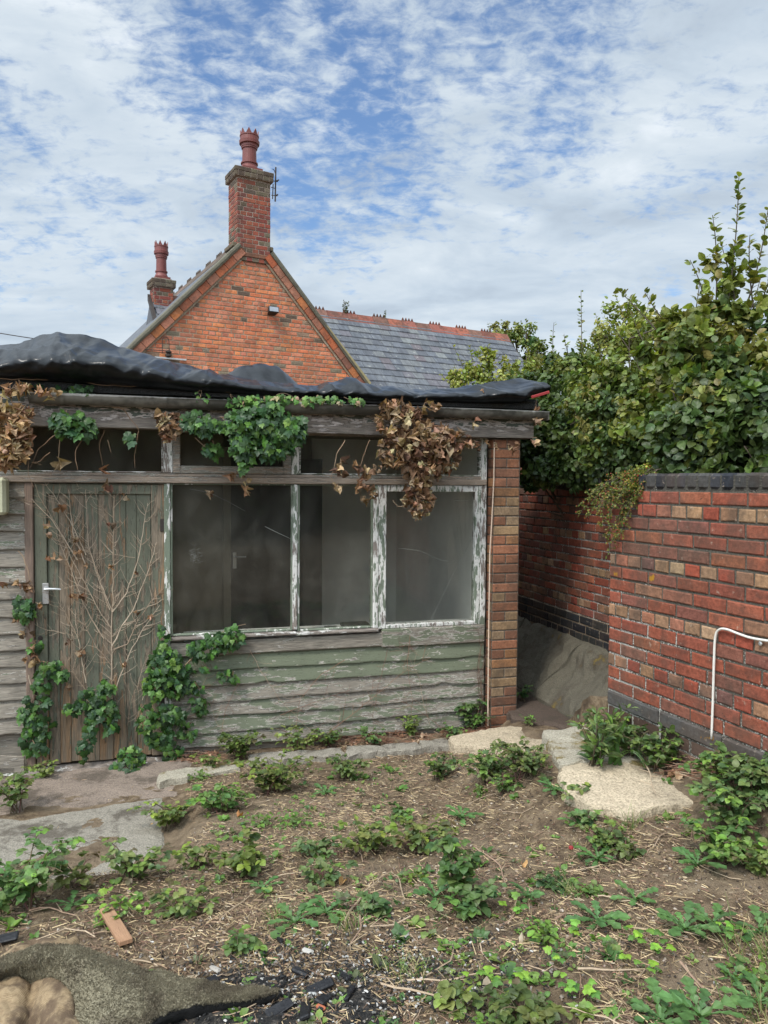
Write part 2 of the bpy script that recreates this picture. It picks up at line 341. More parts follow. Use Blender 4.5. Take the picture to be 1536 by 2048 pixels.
def crumple(tpl, a):
    v = np.array(tpl[0], float); r_ = np.random.RandomState(int(abs(a)*100)+5); v = v+r_.uniform(-.12, .12, v.shape); v[:, 2] += a*(v[:, 0]**2)*2-a*.5*(v[:, 1]-.3)**2; return (v, tpl[1])
DEADW = ([(x*1.45, y, z) for x, y, z in OV[0]], OV[1]); DEADS = [crumple(IV, .9), crumple(DEADW, 1.3), crumple(DEADW, -1.), crumple(IV, 1.6)]
def rdir(n): v = rs.normal(size=(n, 3)); return v/np.linalg.norm(v, axis=1)[:, None]

# ================================================================= THE SETTING: soil, paving, passage
def axis(a, b, st, far):
    c = list(np.arange(a, b, st)); s_ = st; x = a
    lo = []
    while x > -far: s_ *= 1.35; x -= s_; lo.append(x)
    hi = []; s_ = st; x = c[-1]
    while x < far: s_ *= 1.35; x += s_; hi.append(x)
    return lo[::-1]+c+hi
gx = axis(-3.2, 2.6, .03, 220); gy = axis(1.2, 6.6, .03, 260)
A = Acc(); A.grid([[(x, y, gz(x, y)) for x in gx] for y in gy])
m, t, b, _ = mk('soil'); v = oc(t); n = t.noise(v, 14, 8, .65); n2 = t.noise(v, 1.6, 4, .55); n3 = t.noise(v, 120, 4, .7)
c = t.ramp(n, [(.30, (.065, .042, .027)), (.46, (.15, .104, .062)), (.58, (.235, .17, .105)), (.75, (.34, .265, .17))])
c = t.mix(t.math('MULTIPLY', t.smooth(n2, .50, .62), .55), c, (.28, .21, .14)); c = t.mix(t.smooth(n3, .62, .72), c, (.36, .29, .21)); c = t.mix(t.smooth(n3, .40, .33), c, (.02, .014, .01))
t.set(b.inputs['Base Color'], c); b.inputs['Roughness'].default_value = .95; bump(t, b, t.math('ADD', n, t.math('MULTIPLY', n3, .5)), .03)
tag(A.build('ground', m, smooth=True), kind='structure')

def concrete(name, base, moss=0., dark=.4, scale=1.):
    m, t, b, _ = mk(name); v = oc(t); n = t.noise(v, 120*scale, 3, .8); n2 = t.noise(v, 3.5, 6, .6); n3 = t.noise(v, 16, 6, .7)
    c = t.ramp(n, [(.33, tuple(x*.45 for x in base)), (.5, base), (.7, tuple(min(1, x*1.35) for x in base))])
    c = t.mix(t.math('MULTIPLY', t.smooth(t.math('ADD', n2, t.math('MULTIPLY', n3, .5)), .72, .92), dark), c, (.07, .055, .04))
    if moss: c = t.mix(t.math('MULTIPLY', t.smooth(t.math('ADD', t.math('MULTIPLY', n2, .8), t.math('MULTIPLY', n3, .4)), moss, moss+.08), .85), c, t.ramp(n, [(.3, (.08, .055, .01)), (.7, (.26, .19, .05))]))
    t.set(b.inputs['Base Color'], c); b.inputs['Roughness'].default_value = .92; bump(t, b, t.math('ADD', n, n3), .008); return m
M['conc'] = concrete('grey_concrete', (.30, .27, .22), 0, .75); M['slab'] = concrete('rough_pale_concrete', (.50, .41, .29), 0, .35, .7); M['slabm'] = concrete('pale_concrete_with_moss', (.40, .36, .28), .60, .3)
M['brownc'] = concrete('stained_concrete', (.28, .22, .175), 0, .7); M['haunch'] = concrete('mossy_haunch', (.125, .112, .083), .68, .95); M['darkslab'] = concrete('dark_path', (.10, .072, .055), 0, .7)
def rough_slab(name, poly, zt, th, mat, parent=None, sub=.045, amp=.007, edge=.02, org=None):
    """irregular slab: fine top grid clipped to the polygon outline, chipped edges, sides to the ground. zt = number or function"""
    P = np.array([p[:2] for p in poly]); zf = zt if callable(zt) else (lambda x, y: zt)
    # densify outline
    out = []
    for i in range(len(P)):
        a, b_ = P[i], P[(i+1) % len(P)]; k = max(2, int(np.linalg.norm(b_-a)/.035))
        for j in range(k):
            q = a+(b_-a)*j/k; nn = mn.noise(Vector((q[0]*9, q[1]*9, 4)))*edge+mn.noise(Vector((q[0]*27, q[1]*27, 9)))*edge*.5
            d = (b_-a)/np.linalg.norm(b_-a); out.append(q+np.array([d[1], -d[0]])*nn)
    out = np.array(out); c0 = out.mean(0); n = len(out); rings = max(3, int(np.abs(out-c0).max()/sub)); V = []
    V.append(np.array([(x, y, zf(x, y)-th) for x, y in out])); V.append(np.array([(x, y, zf(x, y)-.02+.01*mn.noise(Vector((x*20, y*20, 0)))) for x, y in out]))
    for k in range(rings):
        q = c0+(out-c0)*(1-.012/1-k/rings) if k else c0+(out-c0)*.985
        V.append(np.array([(x, y, zf(x, y)+amp*mn.noise(Vector((x*7, y*7, 2)))+amp*.5*mn.noise(Vector((x*30, y*30, 2)))-(.006 if k == 0 else 0)) for x, y in q]))
    V = np.array(V); V = np.concatenate([V, V[:, :1]], 1); A = Acc(); A.grid(V)
    A.add([(*c0, zf(*c0))]+[tuple(p) for p in V[-1, :-1]], [(0, i+1, (i+1) % n+1) for i in range(n)])
    return A.build(name, mat, parent, smooth=False, origin=org)
dz = lambda u, w_, z: SH.W3(u, w_, z)
# paving by the door: lower brown step and grey apron
pl = [SH.W3(-4.5, -.12, 0), SH.W3(-1.42, -.10, 0), SH.W3(-1.45, -.75, 0), SH.W3(-4.5, -.78, 0)]
tag(rough_slab('path', pl[::-1], -.004, .1, M['brownc']), kind='structure')
zf = lambda x, y: .0+.03*max(0, (x*SH.U[1]-(y-5.81)*SH.U[0])-.8)
pl = [atz(-600, 1640, .0), atz(60, 1638, .0), atz(330, 1592, .0), atz(332, 1690, .02), atz(255, 1740, .03), atz(150, 1762, .03), atz(60, 1778, .03), atz(-600, 1830, .03)]
tag(rough_slab('path', pl[::-1], zf, .1, M['conc']), kind='structure')
# floor of the passage between outbuilding and garden wall
pl = [(1.02, 5.85), (1.75, 5.35), (1.62, 6.6), (1.0, 11.5), (.0, 11.5), (.55, 8.5)]
tag(rough_slab('path', pl[::-1], .145, .12, M['darkslab'], edge=.03), kind='structure')

# pale slabs at the right
cs = empty('concrete_slab', 'large pale rough concrete slab with broken edge in front of the brick wall', 'slab', atz(1250, 1540, .40))
org = np.array(cs.location)
pl = [atz(1113, 1545, .47), atz(1135, 1580, .47), atz(1180, 1606, .47), atz(1248, 1622, .47), atz(1330, 1612, .47), atz(1402, 1604, .47), atz(1425, 1578, .47), atz(1395, 1540, .47), atz(1320, 1528, .47), atz(1200, 1515, .47), atz(1135, 1522, .47)]
rough_slab('slab_front', [p-org for p in pl][::-1], .47-org[2], .2, M['slab'], cs, edge=.028, amp=.012)
pl = [atz(1120, 1528, .478), atz(1200, 1520, .478), atz(1320, 1532, .478), atz(1400, 1546, .478), atz(1440, 1560, .478), atz(1480, 1560, .478), atz(1400, 1490, .478), atz(1240, 1438, .478), atz(1150, 1462, .44), atz(1085, 1478, .42)]
rough_slab('slab_back', [p-org for p in pl][::-1], .478-org[2], .2, M['slabm'], cs, edge=.03, amp=.012)
pl = [atz(905, 1492, .10), atz(985, 1500, .10), atz(1070, 1505, .12), atz(1130, 1492, .14), atz(1150, 1462, .16), atz(1065, 1448, .12), atz(1030, 1450, .11), atz(960, 1462, .1), atz(900, 1474, .1)]
o = rough_slab('concrete_slab', [p-atz(1030, 1475, .05) for p in pl][::-1], .115-.05, .12, M['slab'], None, edge=.03, amp=.01); o.location = atz(1030, 1475, .05)
tag(o, 'low pale broken concrete strip at the foot of the brown brick pillar', 'slab')
# broken kerb in front of the weatherboards: four lengths
KB = [((325, 1560), (480, 1536), .05, 'whitish broken kerb block nearest the green door'), ((500, 1524), (690, 1508), .05, 'worn kerb block half hidden by brambles under the window'),
      ((700, 1508), (845, 1497), .06, 'grey lichened kerb block below the casement window'), ((850, 1494), (905, 1490), .07, 'short pale kerb stub next to the strip at the pillar')]
for (a, b2, z, lab) in KB:
    A0 = atz(*a, z); B0 = atz(*b2, z); d = (B0-A0)[:2]; d /= np.linalg.norm(d); n_ = np.array([-d[1], d[0]])*.16
    pl = [A0[:2]-d*.02, B0[:2], B0[:2]+n_, A0[:2]+n_]; mid = np.array([*(A0[:2]+B0[:2])/2, 0.])
    o = rough_slab('kerb_stone', [np.append(p, 0)-mid for p in pl], lambda x, y, z=z: z+.012*mn.noise(Vector((x*5, y*5+a[0], 0))), .12, M['slabm' if a[0] < 480 else 'conc'], None, edge=.035, amp=.012); o.location = mid
    tag(o, lab, 'kerb', 'broken kerb along the outbuilding')

# ================================================================= bricks
RED = [(.27, .066, .040), (.25, .057, .034), (.30, .090, .048), (.21, .052, .035), (.18, .062, .050)]
PUR = [(.13, .065, .052), (.17, .075, .055)]; BUF = [(.32, .19, .105), (.28, .15, .085), (.25, .145, .085), (.30, .125, .075), (.36, .235, .14)]; BLU = [(.03, .032, .038), (.045, .045, .05), (.022, .024, .03), (.05, .048, .045)]
def pick(L): return L[rs.randint(len(L))]
def pal_garden(kind, u, z):
    if kind == 'H': return pick(BUF+RED[:2]+[(.2, .11, .07)]) if rs.rand() > .12 else pick(PUR)
    n_ = mn.noise(Vector((u*1.6, z*2.2, 5)))
    c = pick(RED) if rs.rand() > .10+.15*max(0, n_) else pick(PUR+[(.22, .12, .07)]); return np.array(c)*(1-.28)+np.array((.24, .10, .055))*.28
def brick_rows(A, fr, z0, rows, lim, pal, C=.075, L=.225, m=.013, prot=.008, face=0., m_i=0, bond=None, jit=.0022, w0=0., dep=.06):
    """rows of real bricks on the -W face of a frame; lim(zmid)->(ul,ur) list of spans; bond(i)->'S' or 'H'"""
    for i in range(rows):
        z = z0+i*C; k = bond(i) if bond else ('S' if i % 2 else 'H'); bl = L if k == 'S' else L/2
        spans = lim(z+C/2)
        if spans is None: continue
        if isinstance(spans, tuple): spans = [spans]
        for ul, ur in spans:
            off = rs.uniform(0, .01)+(L/2 if (i % 2 and k == 'S') else (L/4 if k == 'H' else 0)); u = ul-((ul+off) % bl)
            while u < ur-.01:
                a = max(u, ul)+m/2; b_ = min(u+bl, ur)-m/2; u += bl
                if b_-a < .025: continue
                if max(a-m/2-ul, 0) < .001: a = ul
                if ur-b_ < m: b_ = ur
                zz0 = z+m/2; zz1 = z+C-m/2; c = .0055; p = prot+rs.uniform(-jit, jit)
                f = np.array([(a, w0, zz0), (b_, w0, zz0), (b_, w0, zz1), (a, w0, zz1)]); o2 = f+rs.uniform(-jit, jit, f.shape)*[1, 0, 1]
                outer = o2+[0, -(p-c*.7), 0]; back = o2+[0, dep*.2, 0]; front = o2+np.array([(c, -p, c), (-c, -p, c), (-c, -p, -c), (c, -p, -c)])+rs.uniform(-jit, jit, (4, 3))*.6
                V = np.concatenate([back, outer, front]); V = fr.o+V[:, :1]*fr.U+V[:, 1:2]*fr.W+V[:, 2:]*[0, 0, 1]
                q = [(8, 9, 10, 11)]
                for j in range(4): jj = (j+1) % 4; q += [(4+j, 4+jj, 8+jj, 8+j), (j, jj, 4+jj, 4+j)]
                cc = np.array(pal(k, (a+b_)/2, z)); cc = cc*rs.uniform(.88, 1.12)*rs.uniform(.96, 1.04, 3); A.add(V, q, cc, m_i)
def rots(fr, u, w_, ang):                                 # sub-frame: same plane turned
    f = Frame(fr.W3(u, w_, 0), math.degrees(fr.a)+ang); return f

# ---- near garden wall
UN = NW.px(1536, 1250)[0]+2.2; zb = NW.px(1226, 1381)[1]; zt = NW.px(1400, 982)[1]; rowsN = round((zt-zb)/.075); CN = (zt-zb)/rowsN
gw = empty('garden_wall', 'red brick garden wall with blue brick coping and whitened joints at the right', 'wall', NW.W3(0, 0, .5))
GO = np.array(gw.location); STEP = .235
gw.rotation_euler = (0, 0, NW.a); NL = Frame((0, 0, 0), 0)
A = Acc(); nb = lambda i: 'H' if (rowsN-1-i) % 4 == 1 else 'S'
def off(z): return z-.5
brick_rows(A, NL, off(zb), rowsN, lambda z: (STEP if z > off(zb)+CN*(rowsN-2) else .0, UN), pal_garden, C=CN, bond=nb)
NE = Frame((0, .0, 0), -90); brick_rows(A, Frame((0, 0, 0), -90), off(zb), rowsN-2, lambda z: (-.215, 0), pal_garden, C=CN)
A.box((0, 0, -.6), (STEP, .215, off(zb)+CN*(rowsN-2)-.003), m=1); A.box((STEP, 0, -.6), (UN, .215, off(zt)), m=1)
A.build('brickwork', [M['brick'], M['nmortar']], gw)
A = Acc(); u = STEP-.01; ch = NW.px(1400, 946.5)[1]-zt
while u < UN:
    wd = rs.uniform(.066, .072); A.bbox((u, -.012+rs.uniform(-.003, .003), off(zt)+.008), (u+wd, .225, off(zt)+ch+rs.uniform(-.003, .003)), .014, np.array(pick(BLU))*rs.uniform(.7, 1.3)); u += wd+.009
A.box((STEP-.01, .0, off(zt)), (UN, .215, off(zt)+ch-.012), m=1); A.build('coping', [M['brick'], M['mortar']], gw)
A = Acc(); u = 0.
while u < UN: A.bbox((u+.004, -.016, off(zb)-.085), (u+.44, .2, off(zb)-.004), .008, np.array((.06, .058, .055))*rs.uniform(.7, 1.3)); u += .45
u = 0
while u < UN:
    A.bbox((u+.004, -.004, off(zb)-.165), (u+.218, .2, off(zb)-.095), .006, np.array((.10, .06, .045))*rs.uniform(.6, 1.4)); A.bbox((u+.004-.11, -.004, off(zb)-.24), (u+.218-.11, .2, off(zb)-.172), .006, np.array((.10, .06, .045))*rs.uniform(.6, 1.4)); u += .226
A.build('plinth', [M['brick']], gw)
# ---- far garden wall along the passage
zbt = FW.px(1215, 1247)[1]; ztf = FW.px(1120, 977)[1]; rF = round((ztf-zbt)/.075); CF = (ztf-zbt)/rF
fw = empty('garden_wall', 'shaded brick wall along the narrow passage behind the pillar, with black plinth courses', 'wall', FW.W3(0, 0, .5)); fw.rotation_euler = (0, 0, FW.a)
A = Acc(); brick_rows(A, NL, zbt-.5, rF, lambda z: (-5., 1.6), pal_garden, C=CF, bond=lambda i: 'H' if (rF-1-i) % 4 == 1 else 'S')
A.box((-5., 0, -.8), (1.6, .22, ztf-.5), m=1); A.build('brickwork', [M['brick'], M['mortar']], fw)
A = Acc(); brick_rows(A, NL, zbt-.5-3*.078, 3, lambda z: (-5., 1.6), lambda k, u, z: np.array(pick(BLU))*.6, C=.078, prot=.018, w0=-.0, bond=lambda i: 'H' if i == 0 else 'S')
A.box((-5., -.010, -.8), (1.6, .0, zbt-.5-.004), m=1); A.build('plinth', [M['brick'], M['hmortar']], fw)
A = Acc(); u = -5.
while u < 1.6: A.bbox((u, -.015, ztf-.5+.008), (u+.068, .225, ztf-.5+.112), .012, np.array(pick(BLU))*rs.uniform(.7, 1.2)); u += .077
A.box((-5., 0, ztf-.5), (1.6, .21, ztf-.5+.1), m=1); A.build('coping', [M['brick'], M['mortar']], fw)
# concrete haunch sloping from the far wall to the passage floor, three lengths with open joints
zh = zbt-.5-.215
for i, (a, b2, lab) in enumerate([(-3.2, -1.52, 'mossy far length of the sloping concrete haunch in the passage'), (-1.50, -.30, 'middle length of the sloping concrete haunch below the black plinth bricks'), (-.28, .9, 'near length of the sloping concrete haunch beside the end of the red wall')]):
    A = Acc(); G = []
    k = int((b2-a)/.05)
    for j in range(k+1):
        u = a+(b2-a)*j/k; row = []
        for s_ in np.linspace(0, 1, 12):
            w_ = -.02-.50*s_; z = zh-.47*s_**.9+.02; z = zh+.02-(.02 if s_ == 0 else 0)-.46*s_
            nn = .040*mn.noise(Vector((u*4, s_*3, 7)))+.018*mn.noise(Vector((u*17, s_*9, 7)))
            row.append((u+.03*s_*(-1), w_-nn, z+nn))
        row.append((u, w_, -.6)); row.append((u, -.02, -.6)); row.append(row[0]); G.append(row)
    A.grid(G)
    for e in (0, -1): A.add(G[e][:-1], [tuple(range(len(G[e])-1))])
    o = A.build('concrete_haunch', M['haunch'], None, smooth=False); o.location = FW.W3(0, 0, .5); o.rotation_euler = (0, 0, FW.a); tag(o, lab, 'haunch', 'concrete haunch lengths')

# ================================================================= THE OUTBUILDING
shed = empty('outbuilding', 'derelict green weatherboarded outbuilding with flaking paint, big windows and brick pillar', 'outbuilding', (0, 5.81, 0), SH.a)
def sp(x, y, w_=0.): return SH.px(x, y, w_)
# weatherboards: tilted boards as one mesh per panel
def boards(A, ul, ur, zbots, expo, wb=0.0, sag=.006, greens=None):
    for i, z in enumerate(zbots):
        n = 60; c = (rs.uniform(.3, .7) if greens is None else greens[i], rs.rand(), rs.rand()); ph = rs.uniform(0, 9); tilt = rs.uniform(-.012, .012); V = []
        for j in range(n+1):
            u = ul+(ur-ul)*j/n; s_ = sag*mn.noise(Vector((u*1.3, ph, 0)))+.006*mn.noise(Vector((u*9, ph, 3)))+tilt*(j/n-.5); chip = .035*max(0, mn.noise(Vector((u*5, ph, 8)))-.22)
            o_ = -.028-.012*mn.noise(Vector((u*2, ph, 5)))
            V.append([(u, wb+.0, z+s_+chip+.002), (u, wb+o_, z+s_+chip), (u, wb+o_-.001, z+s_+chip+.008), (u, wb-.004, z+s_+expo+.014), (u, wb+.004, z+s_+expo+.014)])
        A.grid(V, c)
        for e in (0, -1): A.add(V[e], [(0, 1, 2, 3, 4)], c)
zs = [.035+.112*i for i in range(6)]
A = Acc(); boards(A, -1.60, .845, zs[:-1]+[zs[-1]], .112, greens=[.50, .58, .52, .44, .74, .80], sag=.018)
A.box((-1.6, .012, -.1), (.86, .05, .80), (.3, .5, .5)); A.build('weatherboard_wall', M['board'], shed)
A = Acc(); zl = [.115*i+.245 for i in range(15)]
boards(A, -4.6, -2.54, zl, .115, greens=[.25]*5+[.2, .3, .22, .28, .3, .32, .34, .36, .34, .3], sag=.012)
A.box((-4.6, .012, -.1), (-2.54, .05, 1.99), (.2, .5, .5))
for (a, b2) in (((-4.6, .28), (-2.56, -.03)), ((-4.6, .12), (-2.62, -.1))):   # fallen boards leaning at the bottom
    V = np.array([(a[0], -.05, a[1]), (b2[0], -.05, b2[1]), (b2[0], -.05, b2[1]+.12), (a[0], -.05, a[1]+.12)]); A.add(np.concatenate([V, V+[0, .02, 0]]), [(0, 1, 2, 3), (7, 6, 5, 4), (0, 4, 5, 1), (1, 5, 6, 2), (2, 6, 7, 3), (3, 7, 4, 0)], (.3, .7, .3))
A.build('weatherboard_wall', M['board'], shed)
A = Acc(); A.bbox((-1.6, -.034, .655+.055), (.20, .02, .815), .01, (.2, .2, .7)); A.bbox((-.02, -.036, .70), (.845, .02, .845), .008, (.55, .4, .2))
A.build('apron_board', M['board'], shed)
# uprights and rails
def bb(A, u0, u1, w0, w1, z0, z1, c=.006, col=None): A.bbox((u0, w0, z0), (u1, w1, z1), c, col if col is not None else (rs.uniform(.35, .6), rs.rand(), rs.rand()))
A = Acc(); bb(A, -4.6, .845, -.045, .06, 1.965, 2.01); bb(A, -4.6, .845, -.022, .06, 2.011, 2.034, .004); A.build('transom_rail', M['transom'], shed)
A = Acc(); bb(A, -2.545, -2.49, -.03, .05, -.02, 1.963); o = A.build('post', M['post'], shed); tag(o, 'bare brown wooden post left of the door')
A = Acc(); bb(A, -1.636, -1.592, -.03, .06, .0, 1.963, col=(.62, .3, .6)); tag(A.build('post', M['framev'], shed), 'post with white primer and flaking paint right of the door')
A = Acc(); bb(A, -1.64, -1.575, -.028, .06, 2.036, 2.36, col=(.42, .7, .1)); A.build('post', M['framev'], shed)
A = Acc(); bb(A, -.728, -.668, -.028, .06, 2.036, 2.36, col=(.5, .1, .1)); A.build('post', M['framev'], shed)
A = Acc(); bb(A, -.716, -.680, -.034, .06, .872, 1.963, col=(.45, .1, .5)); A.build('mullion', M['framev'], shed)
A = Acc(); bb(A, -.092, -.050, -.034, .06, .855, 1.963, col=(.50, .8, .3)); A.build('mullion', M['framev'], shed)
A = Acc(); bb(A, .80, .85, -.03, .06, .80, 2.36, col=(.5, .45, .9)); A.build('post', M['framev'], shed)
A = Acc(); bb(A, -1.6, .845, -.012, .012, 2.33, 2.42); A.build('head_board', M['fascia'], shed)
A = Acc(); bb(A, -1.59, -.69, -.062, .06, .838, .862, .006, (.3, .1, .2)); bb(A, -.69, -.05, -.062, .06, .832, .856, .006, (.34, .6, .2)); tag(A.build('window_sill', M['frame'], shed), 'flaking white sill under the two fixed panes')
# glass
m, t, b, o_ = mk('dusty_glass'); t.n.remove(b); v = oc(t)
lw = t.add('ShaderNodeLayerWeight', Blend=.5).outputs[1]; fr_ = t.math('ADD', .035, t.math('MULTIPLY', t.math('POWER', lw, 5.), .9)); tr = t.add('ShaderNodeBsdfTransparent', Color=(.90, .90, .88)); gl = t.add('ShaderNodeBsdfGlossy', Color=(.8, .8, .8), Roughness=.03)
t.set(gl.inputs['Normal'], t.add('ShaderNodeBump', Height=t.noise(v, 1.2, 2, .5), Distance=.004).outputs[0])
df = t.add('ShaderNodeBsdfDiffuse', Color=(.42, .41, .36)); mx = t.add('ShaderNodeMixShader', Fac=fr_, i1=tr, i2=gl)
sp_ = t.smooth(t.noise(v, 260, 2, .6), .73, .76); sm = t.smooth(t.noise(t.vmul(v, (1, 1, .6)), 2.6, 7, .65), .35, .85); smr = t.smooth(t.noise(t.vadd(v, (3, 3, 3)), 5.5, 8, .8), .64, .8)
fd = t.math('ADD', t.math('ADD', t.math('MULTIPLY', sp_, .35), t.math('MULTIPLY', smr, .05)), t.math('ADD', t.math('MULTIPLY', sm, .085), .012))
t.set(o_.inputs[0], t.add('ShaderNodeMixShader', Fac=fd, i1=mx, i2=df)); M['glass'] = m
def window(u0, u1, z0, z1, fl, fr2, fb, ft, col, lab, mat='framev', proud=-.022):
    A = Acc()
    if fl: bb(A, u0, u0+fl, proud, .04, z0, z1, .005, col)
    if fr2: bb(A, u1-fr2, u1, proud, .04, z0, z1, .005, col)
    if fb: bb(A, u0+fl, u1-fr2, proud, .04, z0, z0+fb, .005, col)
    if ft: bb(A, u0+fl, u1-fr2, proud, .04, z1-ft, z1, .005, col)
    f = A.build('window', M[mat], shed); tag(f, lab)
    g = Acc(); g.box((u0+fl-.002, .008, z0+fb-.002), (u1-fr2+.002, .012, z1-ft+.002)); g.build('pane', M['glass'], f); return f
window(-1.590, -.717, .864, 1.963, .012, .006, .014, .008, (.75, .2, .2), 'large fixed window next to the door')
window(-.679, -.093, .858, 1.963, .018, .008, .012, .008, (.75, .5, .2), 'narrower fixed middle window')
window(-.049, .80, .846, 1.962, .062, .048, .030, .052, (.52, .3, .7), 'opening casement window beside the pillar', proud=-.030)
window(-4.6, -1.642, 2.036, 2.36, .01, .01, .01, .01, (.4, .5, .2), 'long dark fanlight over the door', 'frame')
window(-1.573, -.73, 2.036, 2.36, .05, .055, .055, .03, (.60, .7, .2), 'framed fanlight over the left pane', 'transom', -.03)
window(-.666, .80, 2.036, 2.36, .01, .01, .01, .01, (.5, .9, .3), 'fanlight behind the hanging dead ivy', 'frame')
# door
dr = Acc(); zt_ = 1.955; ze = lambda a: zt_
xs = [71, 96, 119, 141, 170, 198, 226, 253, 274, 303, 330]; us = [sp(x, 1250)[0] for x in xs]
for i in range(len(us)-1):
    stile = i in (0, len(us)-2); lo = rs.uniform(.0, .012); c = (rs.uniform(.35, .62) if not stile else .5, rs.rand(), rs.rand())
    if i in (2, 3): c = (.28, c[1], c[2])
    if i == len(us)-2: c = (.36, .4, .4)
    dr.bbox((us[i]+(.0008 if i else 0), -.012 if stile else .004+rs.uniform(0, .003), lo), (us[i+1]-.0008, .04, zt_ if stile else zt_-.002), .004, c)
dr.bbox((us[1]-.002, -.010, 1.885), (us[-2]+.002, .003, zt_), .004, (.5, .6, .6))
door = dr.build('door', M['door'], shed); tag(door, 'weathered green plank door covered in bare ivy stems')
M['alu'] = simple('dull_aluminium', (.55, .55, .54), .35, .7, 60, .12, .001); M['iron'] = simple('dark_iron', (.05, .04, .035), .6, .4)
A = Acc(); hu, hz = sp(92, 1180); A.bbox((hu-.021, -.022, hz-.095), (hu+.021, -.013, hz+.05), .003); A.tube([(hu, -.022, hz+.012), (hu, -.052, hz+.012)], .011, sides=10)
A.tube([(hu-.004, -.052, hz+.012), (hu+.03, -.056, hz+.014), (hu+.07, -.056, hz+.012), (hu+.10, -.052, hz+.008)], [.010, .009, .008, .007], sides=8); A.tube([(hu-.011, -.0225, hz+.036), (hu-.011, -.024, hz+.036)], .004); A.tube([(hu+.011, -.0225, hz+.036), (hu+.011, -.024, hz+.036)], .004)
A.build('door_handle', M['alu'], door, smooth=False)
A = Acc(); ku, kz = sp(81, 1276); A.lathe((0, 0, 0), [(.016, 0), (.016, .003), (.010, .0045)], 14); V = A.v[0]; A.v[0] = np.stack([ku+V[:, 0], -.013-V[:, 2], kz+V[:, 1]*1.2], 1); A.build('keyhole_cover', M['iron'], door)
A = Acc(); A.bbox((-2.75, -.10, -.075), (-1.60, .05, -.012), .012, (.3, .3, .3)); A.build('threshold', M['frame'], shed)
A = Acc(); A.bbox((-4.6, -.05, -.3), (.86, .05, -.08), .005); A.build('footing', M['brownc'], shed)
for z in (1.62, .35):
    A = Acc(); A.bbox((us[-1]-.03, -.02, z), (us[-1]+.004, -.012, z+.09), .002); A.build('hinge', M['iron'], door)
# fascia, gutter, felt edge
WF = -.16; fz = [sp(39, 846, WF)[1], sp(1067, 880, WF)[1]]; zfb = sum(fz)/2; uR = sp(1067, 880, WF)[0]
gR = .062; g0 = sp(75, 788, WF-.06); g1 = sp(1090, 826, WF-.06); gtop = (g0[1]+g1[1])/2
A = Acc(); n = 60; V = []
for j in range(n+1):
    u = -4.6+(uR+4.6)*j/n; e = .004*mn.noise(Vector((u*3, 0, 0)))+.003*mn.noise(Vector((u*15, 0, 0)))
    V.append([(u, WF+.025, zfb+e), (u, WF, zfb+e), (u, WF, gtop+.02), (u, WF+.025, gtop+.02), (u, WF+.025, zfb+e)])
A.grid(V, (.5, .3, .3)); [A.add(V[e][:4], [(0, 1, 2, 3)], (.5, .3, .3)) for e in (0, -1)]
A.build('fascia', M['fascia'], shed)
A = Acc(); A.box((-4.6, WF+.03, 2.34), (uR-.01, -.03, 2.352), (.5, .3, .3)); A.box((uR-.03, WF+.03, 2.352), (uR-.005, 3.0, gtop+.01), (.5, .3, .3)); A.build('soffit', M['fascia'], shed)
m, t, b, _ = mk('weathered_gutter'); v = oc(t); s = t.add('ShaderNodeSeparateXYZ', i0=v); n_ = t.noise(t.vmul(v, (.8, 1, 1)), 5, 6, .6)
c = t.mix(t.smooth(n_, .42, .62), (.05, .046, .038), (.17, .155, .13)); zz = t.math('ADD', s.outputs[2], t.math('MULTIPLY', t.math('SUBTRACT', n_, .5), .04))
c = t.mix(t.smooth(zz, gtop-.004, gtop+.004), c, (.5, .49, .46)); t.set(b.inputs['Base Color'], c); b.inputs['Roughness'].default_value = .5; bump(t, b, n_, .003); M['gutter'] = m
gut = None
A = Acc(); V = []; cw = WF-.06
for j in range(81):
    u = (g0[0]-.05)+(g1[0]-g0[0]+.05)*j/80; dzg = .004*math.sin(u*2.1); row = []
    for k in range(13): a = math.pi*k/12; row.append((u, cw+gR*math.cos(a), gtop-gR*math.sin(a)*1.05+dzg))
    row.append((u, cw-gR-.004, gtop+dzg+.003)); row.append((u, cw-gR+.005, gtop+dzg+.002))
    for k in range(12, -1, -1): a = math.pi*k/12; row.append((u, cw+(gR-.004)*math.cos(a), gtop+.001-(gR-.004)*math.sin(a)*1.05+dzg))
    V.append(row)
A.grid(V); gut = A.build('gutter', M['gutter'], shed, smooth=True)
for ux in (sp(125, 790, cw)[0], sp(330, 800, cw)[0], sp(600, 805, cw)[0], sp(1060, 825, cw)[0]):
    A = Acc(); V = []
    for uu_ in (ux-.014, ux+.014):
        V.append([(uu_, cw+(gR+.004)*math.cos(math.pi*k/12), gtop+.003-(gR+.004)*1.05*math.sin(math.pi*k/12)) for k in range(13)]+[(uu_, cw+(gR+.001)*math.cos(math.pi*k/12), gtop+.003-(gR+.001)*1.05*math.sin(math.pi*k/12)) for k in range(12, -1, -1)])
    A.grid(V); A.build('gutter_clip', M['gutter'], gut)
A = Acc(); A.bbox((g1[0]-.001, cw-gR, gtop-gR), (g1[0]+.006, cw+gR, gtop+.004), .002); A.build('gutter_end', M['gutter'], gut)
zr = sp(1000, 802, WF+.02)[1]
m, t, b, _ = mk('mineral_felt'); v = oc(t); n_ = t.noise(v, 320, 3, .8); n2_ = t.noise(v, 4, 5, .6); c = t.ramp(n_, [(.35, (.012, .012, .012)), (.52, (.045, .044, .042)), (.66, (.19, .18, .17))]); c = t.mix(t.math('MULTIPLY', t.smooth(n2_, .55, .7), .5), c, (.06, .045, .025))
t.set(b.inputs['Base Color'], c); b.inputs['Roughness'].default_value = .95; bump(t, b, n_, .006); M['felt'] = m
A = Acc(); V = []
